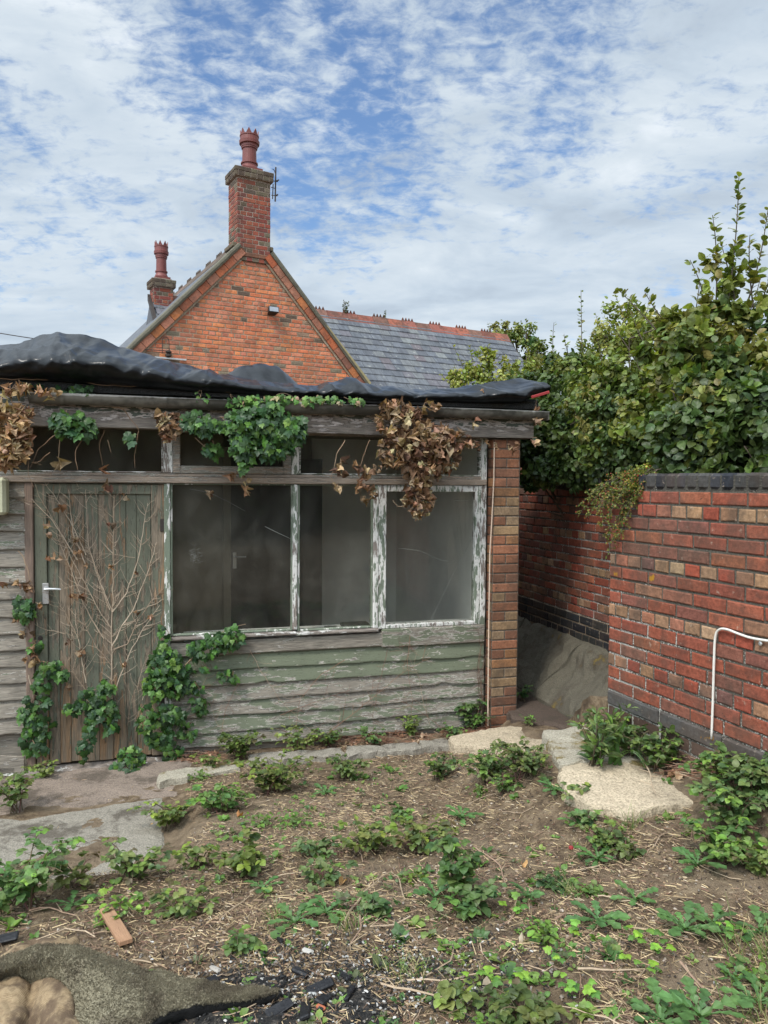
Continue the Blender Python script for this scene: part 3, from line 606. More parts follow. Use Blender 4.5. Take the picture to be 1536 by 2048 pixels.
for j in range(61):
    u = -4.6+(uR+4.63)*j/60; e = .006*mn.noise(Vector((u*3, 4, 0)))
    V.append([(u, WF-.012, gtop+.028+e), (u, WF-.022, gtop+.03+e), (u, WF-.014, zr), (u, WF+.05, zr+.03), (u, .8, zr+.035), (u, 3.1, zr+.0), (u, 3.1, gtop+.03), (u, WF-.012, gtop+.028+e)])
A.grid(V); [A.add(V[e][:7], [(0, 1, 2, 3, 4, 5, 6)]) for e in (0, -1)]
A.build('roof', M['felt'], shed)
# pillar
PB = [(.23, .10, .055), (.25, .125, .06), (.19, .09, .055), (.29, .125, .07), (.27, .175, .095), (.22, .15, .09)]
p0 = sp(985, 1100, -.1)[0]; p1 = sp(1037, 1100, -.1)[0]; A = Acc(); LP = Frame((0, -.1, 0), 0); pw = p1-p0
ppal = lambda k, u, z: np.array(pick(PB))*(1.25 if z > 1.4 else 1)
# bond: course = one stretcher, then two headers
brick_rows(A, Frame((p0, -.1, 0), 0), -.04, 31, lambda z: (0, pw), ppal, C=.0765, L=pw*2, bond=lambda i: 'H' if i % 2 else 'H', prot=.007) if False else None
for i in range(31):
    z = -.04+i*.0765; sp2 = [(0, pw)] if i % 2 else [(0, pw/2), (pw/2, pw)]
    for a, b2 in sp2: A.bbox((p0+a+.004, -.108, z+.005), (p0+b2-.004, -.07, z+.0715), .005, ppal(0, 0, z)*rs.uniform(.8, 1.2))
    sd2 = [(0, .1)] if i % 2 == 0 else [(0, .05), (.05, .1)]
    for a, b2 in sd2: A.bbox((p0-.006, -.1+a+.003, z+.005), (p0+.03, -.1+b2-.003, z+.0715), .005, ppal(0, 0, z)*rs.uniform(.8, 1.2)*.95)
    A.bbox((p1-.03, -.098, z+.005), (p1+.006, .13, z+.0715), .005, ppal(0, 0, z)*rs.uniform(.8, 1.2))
A.box((p0, -.102, -.25), (p1, 2.9, 2.335), m=1); A.build('brick_pillar', [M['pbrick'], M['pmortar']], shed)
# interior
du0_ = sp(462, 1120, 1.4)[0]
M['plaster'] = simple('dirty_wall', (.22, .19, .135), .9, 0, 3, .3); M['pale'] = simple('pale_wall', (.80, .79, .74), .9, 0, 3, .25); M['dark'] = simple('dark_paint', (.022, .021, .018), .5)
A = Acc(); A.box((du0_+.93, 2.36, -.1), (.83, 2.398, 2.45)); A.build('inner_wall', M['pale'], shed)
A = Acc(); A.box((-4.6, 2.4, -.1), (.85, 2.45, 2.5)); A.box((-4.62, .06, -.1), (-4.6, 2.45, 2.5)); A.box((-4.6, .06, 2.45), (.85, 2.4, 2.5)); A.build('inner_wall', M['plaster'], shed)
A = Acc(); brick_rows(A, Frame((.85, .06, 0), 90), 0., 32, lambda z: (0, 2.34), lambda k, u, z: (.78, .77, .72), prot=.004); A.v = [np.array([(.855*2-x if False else x, y, z) for x, y, z in v_]) for v_ in A.v]
A.box((.83, .06, -.1), (.853, 2.4, 2.5), m=0); A.build('inner_wall', [M['pale'], M['pale']], shed)
A = Acc(); A.box((-4.6, .06, -.12), (.85, 2.45, -.02)); A.build('inner_floor', M['brownc'], shed)
A = Acc(); A.bbox((-1.5, .062, .80), (.83, .30, .835), .004); A.build('inner_ledge', M['pale'], shed)
du0 = sp(462, 1120, 1.4)[0]; A = Acc(); A.box((du0, 1.4, -.02), (du0+.85, 1.44, 2.2)); idr = A.build('inner_door', M['dark'], shed)
A = Acc(); A.bbox((-4.6, 1.4, -.02), (du0-.075, 1.5, 2.45), .003); A.bbox((du0+.93, 1.4, -.02), (.83, 1.5, 2.45), .003) if False else None; A.build('partition', M['plaster'], shed)
A = Acc(); A.bbox((du0-.075, 1.36, -.02), (du0-.003, 1.5, 2.3), .004); A.build('inner_door_frame', M['plaster'], shed)
A = Acc(); hu, hz = sp(469, 1120, 1.39); A.bbox((hu-.018, 1.385, hz-.08), (hu+.018, 1.399, hz+.07), .003); A.tube([(hu, 1.385, hz+.03), (hu, 1.35, hz+.03), (hu+.10, 1.35, hz+.03)], .008, sides=8); A.build('inner_door_handle', M['alu'], idr)
# meter box at the left edge, cable on the pillar
M['cream'] = simple('old_cream_plastic', (.46, .45, .31), .5, 0, 20, .12, .001, stretch=(1, 1, 6)); M['cable'] = simple('cream_cable', (.62, .47, .36), .5, 0, 30, .1)
a = sp(-60, 1030, -.1); b2 = sp(15, 955, -.1); A = Acc(); A.bbox((0, -.14, 0), (b2[0]-a[0], .0, b2[1]-a[1]), .02); mb = A.build('meter_box', M['cream']); mb.location = SH.W3(a[0], -.03, a[1]); mb.rotation_euler = (0, 0, SH.a); tag(mb, 'yellowed cream plastic box fixed to the boards left of the door', 'meter box')
cb = [sp(x, y, -.125) for x, y in ((990, 884), (989, 960), (985, 1040), (981, 1110), (980, 1180), (979, 1250), (978, 1330), (977, 1452))]
A = Acc(); A.tube([SH.W3(u-.004, -.121, z) for u, z in cb], .0052, sides=7); org = SH.W3(cb[-1][0], -.12, cb[-1][1])
A.v = [v_-org for v_ in A.v]; o = A.build('cable', M['cable']); o.location = org; tag(o, 'thin cream cable running down the left corner of the brick pillar', 'cable')
# white cable on near wall
pts = [(1423, 1478), (1426, 1400), (1428, 1320), (1430, 1275), (1434, 1262), (1443, 1257), (1456, 1259), (1475, 1267), (1500, 1276), (1536, 1282), (1600, 1290)]
A = Acc(); P = []
for x, y in pts: u, z = NW.px(x, y, -.022); P.append(NW.W3(u, -.022, z))
P = np.array(P); tt = np.linspace(0, len(P)-1, 60); P = np.stack([np.interp(tt, range(len(P)), P[:, k]) for k in range(3)], 1); P[2:-2] = (P[:-4]+P[1:-3]+P[2:-2]+P[3:-1]+P[4:])/5
M['white'] = simple('white_pvc', (.68, .64, .58), .45, 0, 30, .15); org = P[0].copy(); A.tube(P-org, .0062, sides=8); o = A.build('pipe', M['white'], smooth=True); o.location = org
tag(o, 'white flexible cable bent over and hanging down the red garden wall', 'cable')
A = Acc(); u, z = NW.px(1521, 1287, -.02); q = NW.W3(u, -.02, z); A.lathe((0, 0, -.003), [(.011, 0), (.011, .006), (.006, .008)], 6); o = A.build('bolt', M['alu']); o.location = q; o.rotation_euler = (math.radians(90), 0, NW.a); tag(o, 'grey hexagonal bolt head in the red wall under the white cable', 'bolt')

# ================================================================= TARPAULIN over the roof edge
m, t, b, _ = mk('black_polythene'); v = oc(t)
n1 = t.noise(t.vmul(v, (1, 1, 1.6)), 5, 6, .62, 1.2); n2_ = t.noise(t.vmul(v, (1, 1, 1)), 17, 5, .6, .8); vo = t.add('ShaderNodeTexVoronoi', {'feature': 'DISTANCE_TO_EDGE'}, Vector=t.vadd(t.vmul(v, (1, 1, 1.3)), (0, 0, 0)), Scale=5.).outputs[0]
t.set(b.inputs['Base Color'], t.mix(t.smooth(n1, .4, .7), (.004, .005, .006), (.011, .012, .014))); b.inputs['Roughness'].default_value = .28; b.inputs['Specular IOR Level'].default_value = .30
rd = t.add('ShaderNodeTexNoise', {'noise_type': 'RIDGED_MULTIFRACTAL'}, Vector=t.vmul(v, (1., 1., 1.5)), Scale=2.6, Detail=3., Roughness=.55, Distortion=.5).outputs[0]
vf = t.add('ShaderNodeTexVoronoi', {'feature': 'F1'}, Vector=t.vadd(t.vmul(v, (1.1, 1, 1.6)), (2, 0, 5)), Scale=4.5).outputs[0]
bump(t, b, t.math('ADD', t.math('MULTIPLY', rd, .30), t.math('MULTIPLY', n2_, .12)), .03, .6); M['tarp'] = m
bot = [(-90, 745), (0, 751), (90, 757), (188, 764), (293, 772), (371, 778), (468, 782), (535, 786), (600, 790), (763, 797), (877, 799), (958, 802), (1036, 802), (1056, 793), (1088, 785)]
top = [(-90, 700), (0, 688), (40, 681), (80, 668), (120, 662), (160, 663), (200, 672), (240, 690), (280, 704), (330, 722), (380, 738), (430, 749), (480, 757), (560, 766), (640, 768), (720, 770), (800, 775), (860, 778), (920, 775), (960, 765), (1000, 755), (1040, 752), (1070, 758), (1088, 771)]
WB, WT = -.18, .22
bu = np.array([sp(x, y, WB) for x, y in bot]); tu = np.array([sp(x, y, WT) for x, y in top]); G = []
def ridg(p, f): return 1-abs(mn.noise(Vector((p[0]*f, p[1]*f, p[2]*f))))*2
NU = 640
rf = np.random.RandomState(12); FOL = []
for _ in range(330):
    FOL.append((rf.uniform(-3.2, 1.35), rf.uniform(-.05, .75)**1.0 if _ % 3 else rf.uniform(0, .3), rf.normal()*.4+rf.choice([.55, -.5, .15, 1.1, -1.2]), rf.uniform(.10, .50), rf.uniform(.012, .036), rf.uniform(.5, 1.)*rf.choice([1, 1, -.8])))
FOL = np.array(FOL)
def folds(u, v):                                          # sharp cusped folds running across the sheet
    du_ = u-FOL[:, 0]; dv_ = v-FOL[:, 1]; c_, s2 = np.cos(FOL[:, 2]), np.sin(FOL[:, 2]); al = (du_*c_+dv_*s2)/FOL[:, 3]; ac = (-du_*s2+dv_*c_)/FOL[:, 4]
    m_ = np.abs(al) < 1; return float((FOL[:, 5]*FOL[:, 4]*.95*np.exp(-np.abs(ac)*np.where(ac > 0, 1., .45))*(1-al*al).clip(0)*m_).sum())
for i in range(NU+1):
    u = -4.7+(bu[-1, 0]+4.7)*i/NU; zb_ = np.interp(u, bu[:, 0], bu[:, 1])-.012; ztp = np.interp(u, tu[:, 0], tu[:, 1]); h = ztp-zb_; row = []; tap = sstep(bu[-1, 0]-u, .0, .12)
    for j in range(80):
        s_ = j/79
        if s_ < .5:                                    # bulging front
            q = s_/.5; a = q*math.pi/2; wq = WB+(WT-WB)*(1-math.cos(a))**1.1-.17*math.sin(math.pi*q**.75)*min(1.3, h/.2); z = zb_+h*(.15*q+.85*sstep(q, -.15, 1.0)) if False else zb_+h*(q**1.15)
        else:
            q = (s_-.5)/.5; wq = WT+q*2.1; z = ztp-(ztp-(zr+.05))*sstep(q, 0, .8)+.03*mn.noise(Vector((u*1.5, q*4, 2)))
            du = (u-sp(520, 742, .9)[0]); z = min(z, 1.97+(ztp-1.97)*(5.6+wq)/(5.6+WT)-.015); z += .24*math.exp(-(abs(du)/.30)**2.5)*math.exp(-((wq-.9)/.28)**2)*(1+.3*mn.noise(Vector((u*8, 1, 1))))
        env = math.sin(math.pi*min(1, s_/.5*.98+.01))**.6 if s_ < .5 else .5
        p = (u, wq*1.0, z*1.6)
        wx = u+.15*mn.noise(Vector((u*1.2, z*1.5, 3))); q1 = wx*1.0+z*.9; q2 = z*1.5-wx*.35
        d = .075*tri(q1*1.7, q2*1.9, 1)*env+.052*tri(q1*4.3+3, q2*3.4, 2)*env+.014*tri((wx-z)*8, (z+wx*.4)*8, 3)*(env*.8+.2)+.004*tri(wx*19+z*5, z*20, 4)+folds(u, s_*1.15*(h+.25) if s_ < .5 else .575*(h+.25)+(wq-WT)*.5)*(env*.9+.1)
        d *= min(1, h/.16+.25)
        nq = .15+.85*sstep(s_, .1, .5); row.append((u, wq-d*(1.05-nq), z+(d-.012)*nq))
    row.insert(0, (u, WB+.05, zb_+.012)); G.append(row)
A = Acc(); A.grid(G)
o = A.build('tarpaulin', M['tarp'], None, smooth=True); o.location = (0, 5.81, 0); o.rotation_euler = (0, 0, SH.a)
tag(o, 'creased black plastic sheet thrown over the flat roof edge', 'tarpaulin')
md = o.modifiers.new('thick', 'SOLIDIFY'); md.thickness = .004
# end flap of the sheet and the red lath under it
u0, z0 = sp(1047, 799, -.2); u1, z1 = sp(1081, 789, -.2); M['redp'] = simple('red_paint', (.28, .03, .03), .6, 0, 60, .3)
A = Acc(); d = np.array([u1-u0, 0, z1-z0]); L_ = np.linalg.norm(d); A.bbox((0, -.01, -.008), (L_, .012, .014), .003); o = A.build('batten', M['redp']); o.location = SH.W3(u0, -.34, z0); o.rotation_euler = (0, -math.atan2(d[2], d[0]), SH.a)
tag(o, 'short red painted lath poking out from under the black sheet', 'batten')

# ================================================================= THE BRICK HOUSE behind
house = empty('brick_house', 'orange red brick house with steep gable, slate roof and tall chimneys', 'house', (-2.376, 13.3, 0), HO.a)
def hp(x, y, w_=0.): return HO.px(x, y, w_)
ORA = [(.58, .17, .075), (.52, .145, .068), (.62, .22, .085), (.46, .15, .08), (.58, .24, .15), (.50, .20, .125), (.38, .15, .10)]; ODD = [(.20, .16, .11), (.30, .2, .13), (.13, .09, .065)]
lp0, lp1 = hp(259, 698), hp(478, 492); rp0, rp1 = hp(540, 507), hp(731, 766)
def lineu(z, a, b_): return a[0]+(z-a[1])*(b_[0]-a[0])/(b_[1]-a[1])
VB = .20
def lim(z):
    ul, ur = lineu(z, lp0, lp1)+.02, lineu(z, rp0, rp1)-.02
    if z > hp(510, 517)[1]: return None
    return (ul, ur)
hpal = lambda k, u, z: np.array(pick(ORA))*.6+np.array((.60, .20, .10))*.45 if rs.rand() > .07 else pick(ODD)
A = Acc(); zc_ = hp(510, 517)[1]; nr = 47; zst = zc_-nr*.075
brick_rows(A, NL, zst, nr, lim, hpal, bond=lambda i: 'S' if i % 4 else 'H', m=.016, prot=.006)
poly = [(lineu(2.2, lp0, lp1), 2.2), (lineu(2.2, rp0, rp1), 2.2), (lineu(zc_, rp0, rp1), zc_), (lineu(zc_, lp0, lp1), zc_)]
A.add([(u, 0, z) for u, z in poly]+[(u, .3, z) for u, z in poly], [(0, 1, 2, 3), (7, 6, 5, 4), (0, 4, 5, 1), (1, 5, 6, 2), (2, 6, 7, 3), (3, 7, 4, 0)], m=1)
A.box((poly[0][0], 0, -.2), (poly[1][0], .3, 2.2), m=1); A.build('gable_wall', [M['hbrick'], M['hmortar']], house)
# raking brick course and lichened verge on both slopes
M['lichen'] = concrete('lichened_stone', (.14, .13, .095), 0, .4); M['lead'] = simple('yellowed_lead', (.30, .25, .13), .7)
for (a, b_, sgn, nm) in ((lp0, lp1, -1, 'left'), (rp1, rp0, 1, 'right')):
    a = np.array(a); b_ = np.array(b_); d = b_-a; L_ = np.linalg.norm(d); d /= L_; n_ = np.array([-d[1], d[0]])*(1 if sgn < 0 else -1); a = a-d*1.6; L_ += 1.6
    if sgn < 0 and n_[1] < 0: n_ = -n_
    A = Acc(); q = 0
    while q < L_:
        e = min(L_, q+.225); V = []
        for w_ in (-.06, .1):
            for (s_, h_) in ((q+.005, -.16), (e-.005, -.16), (e-.005, -.035), (q+.005, -.035)): pp = a+d*s_+n_*h_; V.append((pp[0], w_, pp[1]))
        A.add(V, [(0, 1, 2, 3), (7, 6, 5, 4), (0, 4, 5, 1), (1, 5, 6, 2), (2, 6, 7, 3), (3, 7, 4, 0)], np.array(pick(ORA))*.75); q += .225
    V = []
    for w_ in (-.03, .1):
        for (s_, h_) in ((0, -.20), (L_, -.20), (L_, -.02), (0, -.02)): pp = a+d*s_+n_*h_; V.append((pp[0], w_, pp[1]))
    A.add(V, [(0, 1, 2, 3), (7, 6, 5, 4), (0, 4, 5, 1), (1, 5, 6, 2), (2, 6, 7, 3), (3, 7, 4, 0)], m=1)
    A.build('raking_course', [M['hbrick'], M['hmortar']], house)
    A = Acc(); G = []
    for k in range(61):
        pp = a+d*L_*k/60; e = .008*mn.noise(Vector((k*.9, sgn, 0))); G.append([(pp[0]+n_[0]*h_, w_+e, pp[1]+n_[1]*h_+e) for w_, h_ in ((-.085, -.035), (-.10, .0), (-.09, .035), (-.05, .05), (.12, .05), (.12, -.035), (-.085, -.035))])
    A.grid(G); A.build('verge', M['lichen' if sgn < 0 else 'lichen'], house)
    if sgn > 0:
        A = Acc(); V = []
        for w_ in (-.105, -.06):
            for (s_, h_) in ((1.55, .0), (1.6+(L_-1.6)*.45, .0), (1.6+(L_-1.6)*.45, .02), (1.55, .045)): pp = a+d*s_+n_*(h_+.004); V.append((pp[0], w_, pp[1]))
        A.add(V, [(0, 1, 2, 3), (7, 6, 5, 4), (0, 4, 5, 1), (1, 5, 6, 2), (2, 6, 7, 3), (3, 7, 4, 0)]); A.build('verge_flashing', M['lead'], house)
# slates
m, t, b, _ = mk('slate'); v = oc(t); n_ = t.noise(v, 9, 6, .65); n2_ = t.noise(v, 60, 4, .7); n3_ = t.noise(t.vmul(v, (3, 1, .4)), 5, 4, .6); c = t.mix(1.0, t.mix(.45, col_at(t), (.115, .12, .13)), t.ramp(n3_, [(.3, .7), (.7, 1.25)]), 'MULTIPLY')
c = t.mix(t.math('MULTIPLY', t.smooth(t.math('ADD', n_, t.math('MULTIPLY', n2_, .5)), .84, .95), .6), c, (.36, .36, .32)); t.set(b.inputs['Base Color'], c); b.inputs['Roughness'].default_value = .6; bump(t, b, n2_, .006); M['slate'] = m
SLC = [(.085, .095, .115), (.105, .115, .135), (.075, .085, .10), (.125, .135, .15), (.15, .155, .155), (.13, .115, .13), (.07, .075, .09)]
RW, RZ = 3.0, hp(820, 647, 3.0)[1]-.02; SL = math.radians(47)
def slope(A, ulf, urf, w_r, z_r, down, expo, wid, sign=-1, n0=0):
    """rows of slates running down from the ridge towards the viewer (sign -1) or away"""
    for i in range(down):
        u = ulf(i)-rs.uniform(0, wid)+(wid/2 if i % 2 else 0)-wid*3
        while u < urf(i):
            a, b_ = max(u, ulf(i)), min(u+wid, urf(i)); u += wid
            if b_-a < .03: continue
            s0, s1 = i*expo-.05, (i+1)*expo+rs.uniform(-.006, .006); tk = .010+rs.uniform(0, .004); V = []
            for (s_, h_) in ((s0, .0), (s1, .022)):
                for uu in (a+.003, b_-.003):
                    for hh in (h_, h_+tk): V.append((uu, w_r+sign*(s_*math.cos(SL))-0, z_r-s_*math.sin(SL)+hh/math.cos(SL)))
            c = pick(SLC) if rs.rand() > .05 else (.13, .095, .10) if rs.rand() > .7 else (.19, .20, .19)
            A.add(V, [(0, 2, 3, 1), (4, 5, 7, 6), (0, 1, 5, 4), (2, 6, 7, 3), (1, 3, 7, 5), (0, 4, 6, 2)], np.array(c)*rs.uniform(.88, 1.12))
ue = hp(1010, 668, RW)[0]+.05; cst = 2.0
A = Acc(); slope(A, lambda i: -.2, lambda i: ue, RW, RZ, 19, .215, .27)
A.add([(-.2, RW, RZ-.03), (ue, RW, RZ-.03), (ue, RW-2.9, RZ-.03-2.9*math.tan(SL)), (-.2, RW-2.9, RZ-.03-2.9*math.tan(SL)), (-.2, RW+2.9, RZ-.03-2.9*math.tan(SL)), (ue, RW+2.9, RZ-.03-2.9*math.tan(SL))], [(0, 1, 2, 3), (1, 0, 4, 5), (1, 5, 2), (0, 3, 4)], (.08, .085, .1))
A.build('slate_roof', M['slate'], house)
ule = hp(301, 592, RW)[0]; A = Acc(); slope(A, lambda i: ule, lambda i: -.2, RW, RZ-.13, 12, .215, .30)
A.add([(ule, RW, RZ-.16), (-.2, RW, RZ-.16), (-.2, RW-2.6, RZ-.16-2.6*math.tan(SL)), (ule, RW-2.6, RZ-.16-2.6*math.tan(SL)), (ule, RW+2.5, RZ-3), (-.2, RW+2.5, RZ-3)], [(0, 1, 2, 3), (1, 0, 4, 5), (0, 3, 4), (1, 5, 2)], (.08, .085, .1)); A.build('slate_roof', M['slate'], house)
apz = (lp1[1]-lp0[1])/(lp1[0]-lp0[0]); apu = (rp0[1]-lp1[1]+lp1[0]*apz-rp0[0]*((rp1[1]-rp0[1])/(rp1[0]-rp0[0])))/(apz-((rp1[1]-rp0[1])/(rp1[0]-rp0[0]))); apZ = lp1[1]+(apu-lp1[0])*apz
A = Acc(); bl_ = lineu(2.6, lp0, lp1); br_ = lineu(2.6, rp0, rp1)
V = [(bl_, .1, 2.63), (apu, .1, apZ+.02), (apu, 6.5, apZ+.02), (bl_, 6.5, 2.63), (br_, .1, 2.63), (br_, 6.5, 2.63)]; A.add(V+[(x, y, z-.06) for x, y, z in V], [(0, 1, 2, 3), (1, 4, 5, 2), (6, 9, 8, 7), (7, 8, 11, 10), (0, 3, 9, 6), (4, 10, 11, 5), (3, 2, 8, 9), (2, 5, 11, 8)], (.08, .085, .1)); A.build('slate_roof', M['slate'], house)
# ridge tiles with pointed crests
TER = [(.27, .085, .06), (.33, .11, .07), (.22, .08, .06), (.2, .1, .075)]; M['terra'] = brick_mat('terracotta', .55, 0)
def ridge(u0, u1, w_, z, phase=0, along='u', teeth=True, tl=.40, drop=.17, C=TER):
    A = Acc(); q = u0; k = phase
    while q < u1:
        e = min(u1, q+tl); c = np.array(pick(C))*rs.uniform(.8, 1.2); hh = rs.uniform(-.004, .004)
        def pt(a, s_, h_): return (a, w_+s_, z+h_+hh) if along == 'u' else (w_+s_, a, z+h_+hh)
        V = []
        for a in (q+.004, e-.004): V += [pt(a, -drop, -drop*1.05-.0), pt(a, -.02, .035), pt(a, .02, .035), pt(a, drop, -drop*1.05), pt(a, drop-.01, -drop*1.05-.03), pt(a, 0, -.01), pt(a, -drop+.01, -drop*1.05-.03)]
        A.add(V, [(j, (j+1) % 7, 7+(j+1) % 7, 7+j) for j in range(7)]+[tuple(range(7))[::-1], tuple(range(7, 14))], c)
        if teeth and k % 2 == 0 and e-q > .3:
            for j in range(4):
                a = q+.02+j*.088; V = [pt(a, -.012, .03), pt(a+.085, -.012, .03), pt(a+.0425, -.010, .115), pt(a, .012, .03), pt(a+.085, .012, .03), pt(a+.0425, .010, .115)]
                A.add(V, [(0, 1, 2), (5, 4, 3), (0, 3, 4, 1), (1, 4, 5, 2), (2, 5, 3, 0)], c*.55)
        q += tl; k += 1
    return A
ridge(.1, ue+.02, RW, RZ+.03).build('ridge_tiles', M['terra'], house); ridge(ule, -.3, RW, RZ-.09, teeth=False).build('ridge_tiles', M['terra'], house)
ridge(.35, 6.5, apu, apZ+.03, along='w', C=[(.12, .09, .07), (.16, .1, .08)], tl=.36).build('ridge_tiles', M['terra'], house)
# verge board and wall under the left end, eaves wall under the right wing
A = Acc(); A.box((ule+.02, RW-2.4, -.2), (-.2, RW+2.3, RZ-.2-2.45*math.tan(SL))); A.box((.3, RW-2.6, -.2), (ue-.1, RW+2.6, RZ-.03-2.75*math.tan(SL))); 
A.add([(ule+.03, RW-2.4, RZ-.22-2.45*math.tan(SL)), (ule+.03, RW+2.4, RZ-.22-2.45*math.tan(SL)), (ule+.03, RW, RZ-.2), (ule+.2, RW-2.4, RZ-.22-2.45*math.tan(SL)), (ule+.2, RW+2.4, RZ-.22-2.45*math.tan(SL)), (ule+.2, RW, RZ-.2)], [(0, 1, 2), (5, 4, 3), (0, 3, 4, 1), (1, 4, 5, 2), (2, 5, 3, 0)])
A.c = [np.tile((.35, .12, .07), (len(x), 1)) for x in A.c]; A.build('side_wall', [M['hbrick']], house)
def verge_strip(u, w0, z0, w1, z1, th, mat):
    A = Acc(); A.add([(u-th, w0, z0+.03), (u+th, w0, z0+.03), (u+th, w1, z1+.03), (u-th, w1, z1+.03), (u-th, w0, z0-.1), (u+th, w0, z0-.1), (u+th, w1, z1-.1), (u-th, w1, z1-.1)], [(0, 1, 2, 3), (7, 6, 5, 4), (0, 4, 5, 1), (1, 5, 6, 2), (2, 6, 7, 3), (3, 7, 4, 0)]); A.build('verge', mat, house)
verge_strip(ule-.03, RW, RZ-.12, RW-2.6, RZ-.12-2.6*math.tan(SL), .03, M['iron']); verge_strip(ue+.0, RW, RZ, RW-2.9, RZ-2.9*math.tan(SL), .02, M['iron'])
# chimneys
CHR = [(.25, .07, .045), (.21, .06, .045), (.28, .085, .05), (.18, .06, .05)]; CHD = [(.13, .105, .07), (.16, .13, .09), (.10, .075, .055)]
def chimney(u0, u1, w0, dep_, zb_, zt__, capz, rowsd, lab, pot_r, pot_h, dirty):
    root = bpy.data.objects.new('chimney', None); 
    A = Acc(); H_ = zt__-zb_; n = int(H_/.078)+1
    def pal(k, u, z): return pick(CHD) if (dirty(u, z) > rs.rand()) else pick(CHR)
    brick_rows(A, Frame((u0, w0, 0), 0), zb_, n, lambda z: (0, u1-u0) if z < zt__ else None, pal, C=.078, m=.013, prot=.006)
    brick_rows(A, Frame((u0, w0+dep_, 0), -90), zb_, n, lambda z: (0, dep_) if z < zt__ else None, pal, C=.078, m=.013, prot=.006)
    brick_rows(A, Frame((u1, w0, 0), 90), zb_, n, lambda z: (0, dep_) if z < zt__ else None, pal, C=.078, m=.013, prot=.006)
    A.box((u0, w0, zb_+.02), (u1, w0+dep_, zt__+.02), m=1); ch = A.build('chimney', [M['hbrick'], M['chmortar']], house); tag(ch, lab)
    A = Acc(); z = zt__
    for k, o_ in enumerate((.045, .05)):
        brick_rows(A, Frame((u0-o_, w0-o_, 0), 0), z, 1, lambda z: (0, u1-u0+2*o_), lambda k, u, z: np.array(pick(CHD))*.8, C=capz/2, m=.012); brick_rows(A, Frame((u0-o_, w0+dep_+o_, 0), -90), z, 1, lambda z: (0, dep_+2*o_), lambda k, u, z: np.array(pick(CHD))*.7, C=capz/2, m=.012)
        z += capz/2
    A.box((u0-.045, w0-.045, zt__), (u1+.045, w0+dep_+.045, zt__+capz), m=1); A.box((u0+.02, w0+.02, zt__+capz), (u1-.02, w0+dep_-.02, zt__+capz+.03), (.3, .28, .24), m=1); A.build('chimney_cap', [M['hbrick'], M['chmortar']], ch)
    c = ((u0+u1)/2, w0+dep_*.5, zt__+capz+.02); r = pot_r; h = pot_h
    A = Acc(); A.box((c[0]-r*1.35, c[1]-r*1.35, c[2]-.01), (c[0]+r*1.35, c[1]+r*1.35, c[2]+.05)); P_ = [(r*1.25, .0), (r*1.2, .10*h), (r, .16*h), (r*.98, .20*h), (r*1.12, .205*h), (r*1.12, .235*h), (r*.94, .24*h), (r*.90, .56*h), (r*1.03, .565*h), (r*1.03, .595*h), (r*.86, .60*h), (r*.86, .66*h), (r*1.30, .67*h), (r*1.34, .74*h), (r*1.22, .755*h), (r*1.2, .84*h), (r*1.26, .85*h), (r*1.26, .875*h), (r*1.1, .88*h), (r*1.08, .6*h), (.02, .6*h)]
    A.lathe(c, P_, 24)
    for k in range(8):
        a0 = 2*math.pi*(k+.06)/8; a1 = 2*math.pi*(k+.94)/8; V = []
        for rr in (r*1.22, r*1.1):
            for a, z_ in ((a0, .865), (a1, .865), ((a0+a1)/2, 1.0)): V.append((c[0]+rr*math.cos(a), c[1]+rr*math.sin(a), c[2]+z_*h))
        A.add(V, [(0, 1, 2), (5, 4, 3), (0, 3, 4, 1), (1, 4, 5, 2), (2, 5, 3, 0)])
    A.build('chimney_pot', M['pot'], ch, smooth=False); return ch, c
M['pot'] = simple('glazed_clay_pot', (.155, .045, .038), .45, 0, 14, .3, .003)
ca, cb_ = hp(468, 500)[0], hp(541, 500)[0]; cc0, cap_c = chimney(ca+.05, cb_-.02, -.03, .46, lp1[1]-.25, hp(505, 358, -.03)[1], .16, 0, 'tall chimney with grey lichened bricks near its top', .135, .74, lambda u, z: .8 if (z > 6.95 and u > .22) else (.45 if z < 6.35 else .05))
A = Acc(); A.bbox((ca-.03, -.02, lp1[1]-.02), (ca+.05, .45, lp1[1]+.055), .01, (.13, .105, .07)); A.build('chimney_ledge', M['hbrick'], cc0)
A = Acc(); A.bbox((cb_-.02, -.02, lp1[1]+.0), (cb_+.05, .45, lp1[1]+.075), .01, (.13, .105, .07)); A.build('chimney_ledge', M['hbrick'], cc0)
A = Acc(); A.bbox((ca+.05, -.05, zc_-.0), (cb_-.02, .0, zc_+.07), .006, (.2, .09, .055)); A.build('chimney_ledge', M['hbrick'], cc0)
q0, q1 = hp(299, 575, RW+.0)[0], hp(342, 575, RW)[0]; chimney(ule+.02, ule+.40, RW-.22, .36, RZ-1.7, hp(318, 572, RW-.25)[1], .15, 0, 'shorter dark chimney at the far left end', .11, .78, lambda u, z: .3)
# aerial bracket on the chimney
A = Acc(); bx = cb_+.06
def hl(pts, r=.008): A.tube([(u, -.02, z) for u, z in pts], r, sides=5)
z_ = lambda y: hp(541, y)[1]
hl([(bx+.03, z_(333)), (bx+.02, z_(402))], .014); hl([(bx-.02, z_(368)), (bx-.03, z_(398))], .010); hl([(bx-.05, z_(362)), (bx+.07, z_(361))]); hl([(bx-.05, z_(391)), (bx+.06, z_(390))]); hl([(bx+.03, z_(361)), (bx+.09, z_(357))], .012); hl([(bx+.02, z_(391)), (bx+.07, z_(387))], .014); hl([(bx-.03, z_(338)), (bx+.0, z_(340)), (bx+.02, z_(346))], .007); hl([(bx-.06, z_(375)), (bx+.03, z_(376))], .007)
A.build('aerial_bracket', M['iron'], cc0)
